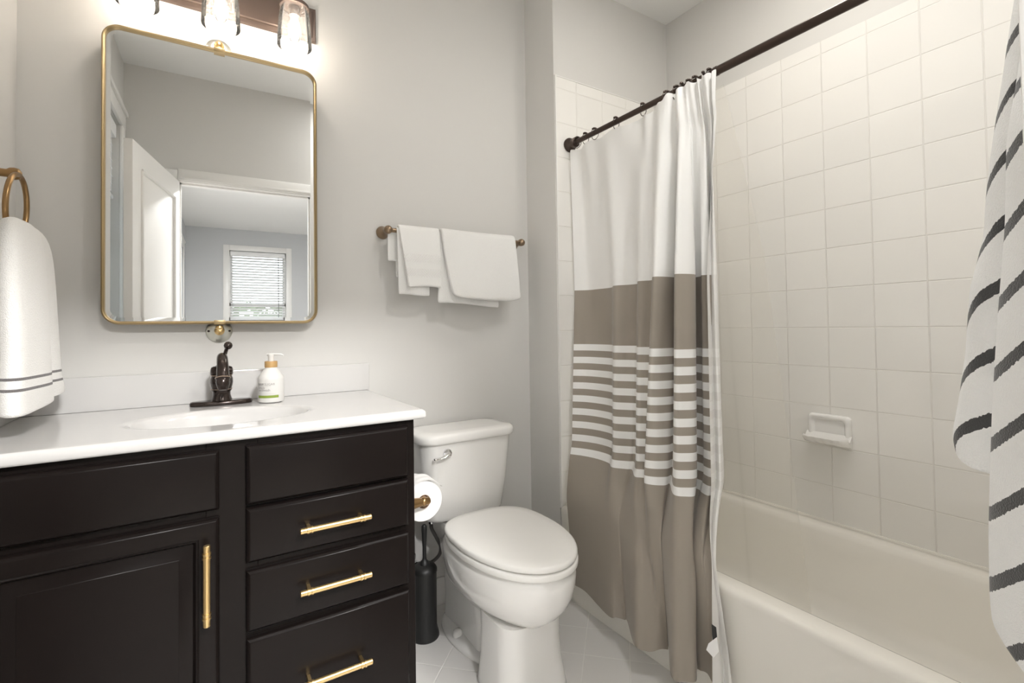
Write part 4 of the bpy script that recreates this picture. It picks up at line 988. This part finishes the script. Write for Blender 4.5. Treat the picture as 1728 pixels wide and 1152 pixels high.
# ------------------------------------------------------------------ striped bath towel on a wall hook at the right
hk2 = thing('towel_hook', 'bronze robe hook holding the striped towel on the wall by the doorway', 'towel hook', (.90, YF, 1.66))
bm = BM(); lathe(bm, [(0, 0), (.026, 0), (.026, .004), (.018, .010), (.010, .014), (.009, .05), (.013, .056), (.014, .064), (0, .07)], (.90, YF + .0005, 1.66), mtx=Matrix.Rotation(R(-90), 4, 'X'), seg=24); obj('wall_post', bm, M['rod'], hk2)
def interp(tbl, z):
    for (z1, v1), (z0, v0) in zip(tbl, tbl[1:]):
        if z >= z0: return v1 + (v0 - v1) * (z1 - z) / (z1 - z0)
    return tbl[-1][1]
E2 = [(1.64, -1.695), (1.484, -1.671), (1.425, -1.663), (1.342, -1.651), (1.273, -1.643), (1.217, -1.639), (1.146, -1.623), (1.056, -1.616), (.99, -1.607), (.943, -1.599), (.915, -1.603), (.80, -1.615), (.60, -1.63)]
E1 = [(1.64, -1.700), (1.495, -1.694), (1.402, -1.685), (1.325, -1.675), (1.222, -1.671), (1.09, -1.660), (.985, -1.653), (.925, -1.650), (.834, -1.646), (.752, -1.645), (.69, -1.648), (.60, -1.65)]
def striped():
    NV = 70; g = []; uv = []
    hem = lambda u: interp([(2, .0)], 0)
    KEY = []
    for i in range(NV + 1):
        t = i / NV
        row, ur = [], []
        # control columns: (plan fn, hem z, stripe shift)
        zt = 1.645
        def cp(hemz): return zt + (hemz - zt) * t
        cols = []
        z = cp(.80); cols.append((1.01, -1.735 + .0 * t, z, .03))
        z = cp(.86); cols.append((.985, -1.700 + .035 * t, z, .02))
        z = cp(.90); cols.append((.955, interp(E2, z) - .030, z, .005))
        z = cp(.935); cols.append((.918, interp(E2, z) - .004, z, -.020))
        z = cp(.918); cols.append((.900, interp(E2, z) - .001, z, -.012))
        z = cp(.905); cols.append((.883, interp(E2, z) - .016, z, .028))
        z = cp(.89); cols.append((.880, min(interp(E1, z) - .018, interp(E2, z) - .030), z, .060))
        z = cp(.80); cols.append((.890, min(interp(E1, z) - .026, interp(E2, z) - .04), z, .058))
        z = cp(.735); cols.append((.878, interp(E1, z) - .004, z, .030))
        z = cp(.722); cols.append((.855, interp(E1, z) + .0, z, .012))
        z = cp(.712); cols.append((.835, interp(E1, z) - .010, z, .024))
        z = cp(.695); cols.append((.815, interp(E1, z) - .030, z, .050))
        z = cp(.68); cols.append((.800, interp(E1, z) - .052, z, .075))
        z = cp(.68); cols.append((.795, -1.735, z, .10))
        w_ = min(1, .25 + t * 2.4)
        cols = [(.90 + (x - .90) * w_, y, z, s) for x, y, z, s in cols]
        pts = catmull([(x, y, z) for x, y, z, s in cols], 5)
        ss = catmull([(s, 0, 0) for x, y, z, s in cols], 5)
        for p, s in zip(pts, ss):
            yy = max(p.y, -1.742); row.append((p.x, yy, p.z)); ur.append((0, p.z - s.x * min(1, t * 3) * .9))
        g.append(row); uv.append(ur)
    return g, uv
def striped_mat():
    m = mat('white terry with charcoal stripes', (0.80, 0.80, 0.79), 0.95, bump=(480, 0.5, 0.004), sheen=0.3); nt = m.node_tree; b = nt.nodes['Principled BSDF']
    u = nt.nodes.new('ShaderNodeUVMap'); u.uv_map = 'cloth'; sp_ = nt.nodes.new('ShaderNodeSeparateXYZ'); nt.links.new(u.outputs[0], sp_.inputs[0])
    tc = nt.nodes.new('ShaderNodeTexCoord'); n = nt.nodes.new('ShaderNodeTexNoise'); n.inputs['Scale'].default_value = 260; nt.links.new(tc.outputs['Object'], n.inputs['Vector'])
    v = math_node(nt, 'ADD', sp_.outputs[1], math_node(nt, 'MULTIPLY', n.outputs['Fac'], .006))
    f = math_node(nt, 'FRACT', math_node(nt, 'DIVIDE', math_node(nt, 'ADD', v, .045), .0885))
    s = math_node(nt, 'LESS_THAN', f, .215)
    mx = nt.nodes.new('ShaderNodeMixRGB'); mx.inputs[1].default_value = (.80, .80, .79, 1); mx.inputs[2].default_value = (.055, .055, .055, 1)
    nt.links.new(s, mx.inputs[0]); nt.links.new(mx.outputs[0], b.inputs['Base Color']); return m
g, uv = striped()
st = sheet_obj('bath_towel', g, striped_mat(), None, .006, uv=uv, sub=1)
tag(st, 'white bath towel with charcoal stripes hanging at the right edge over the tub', 'towel')
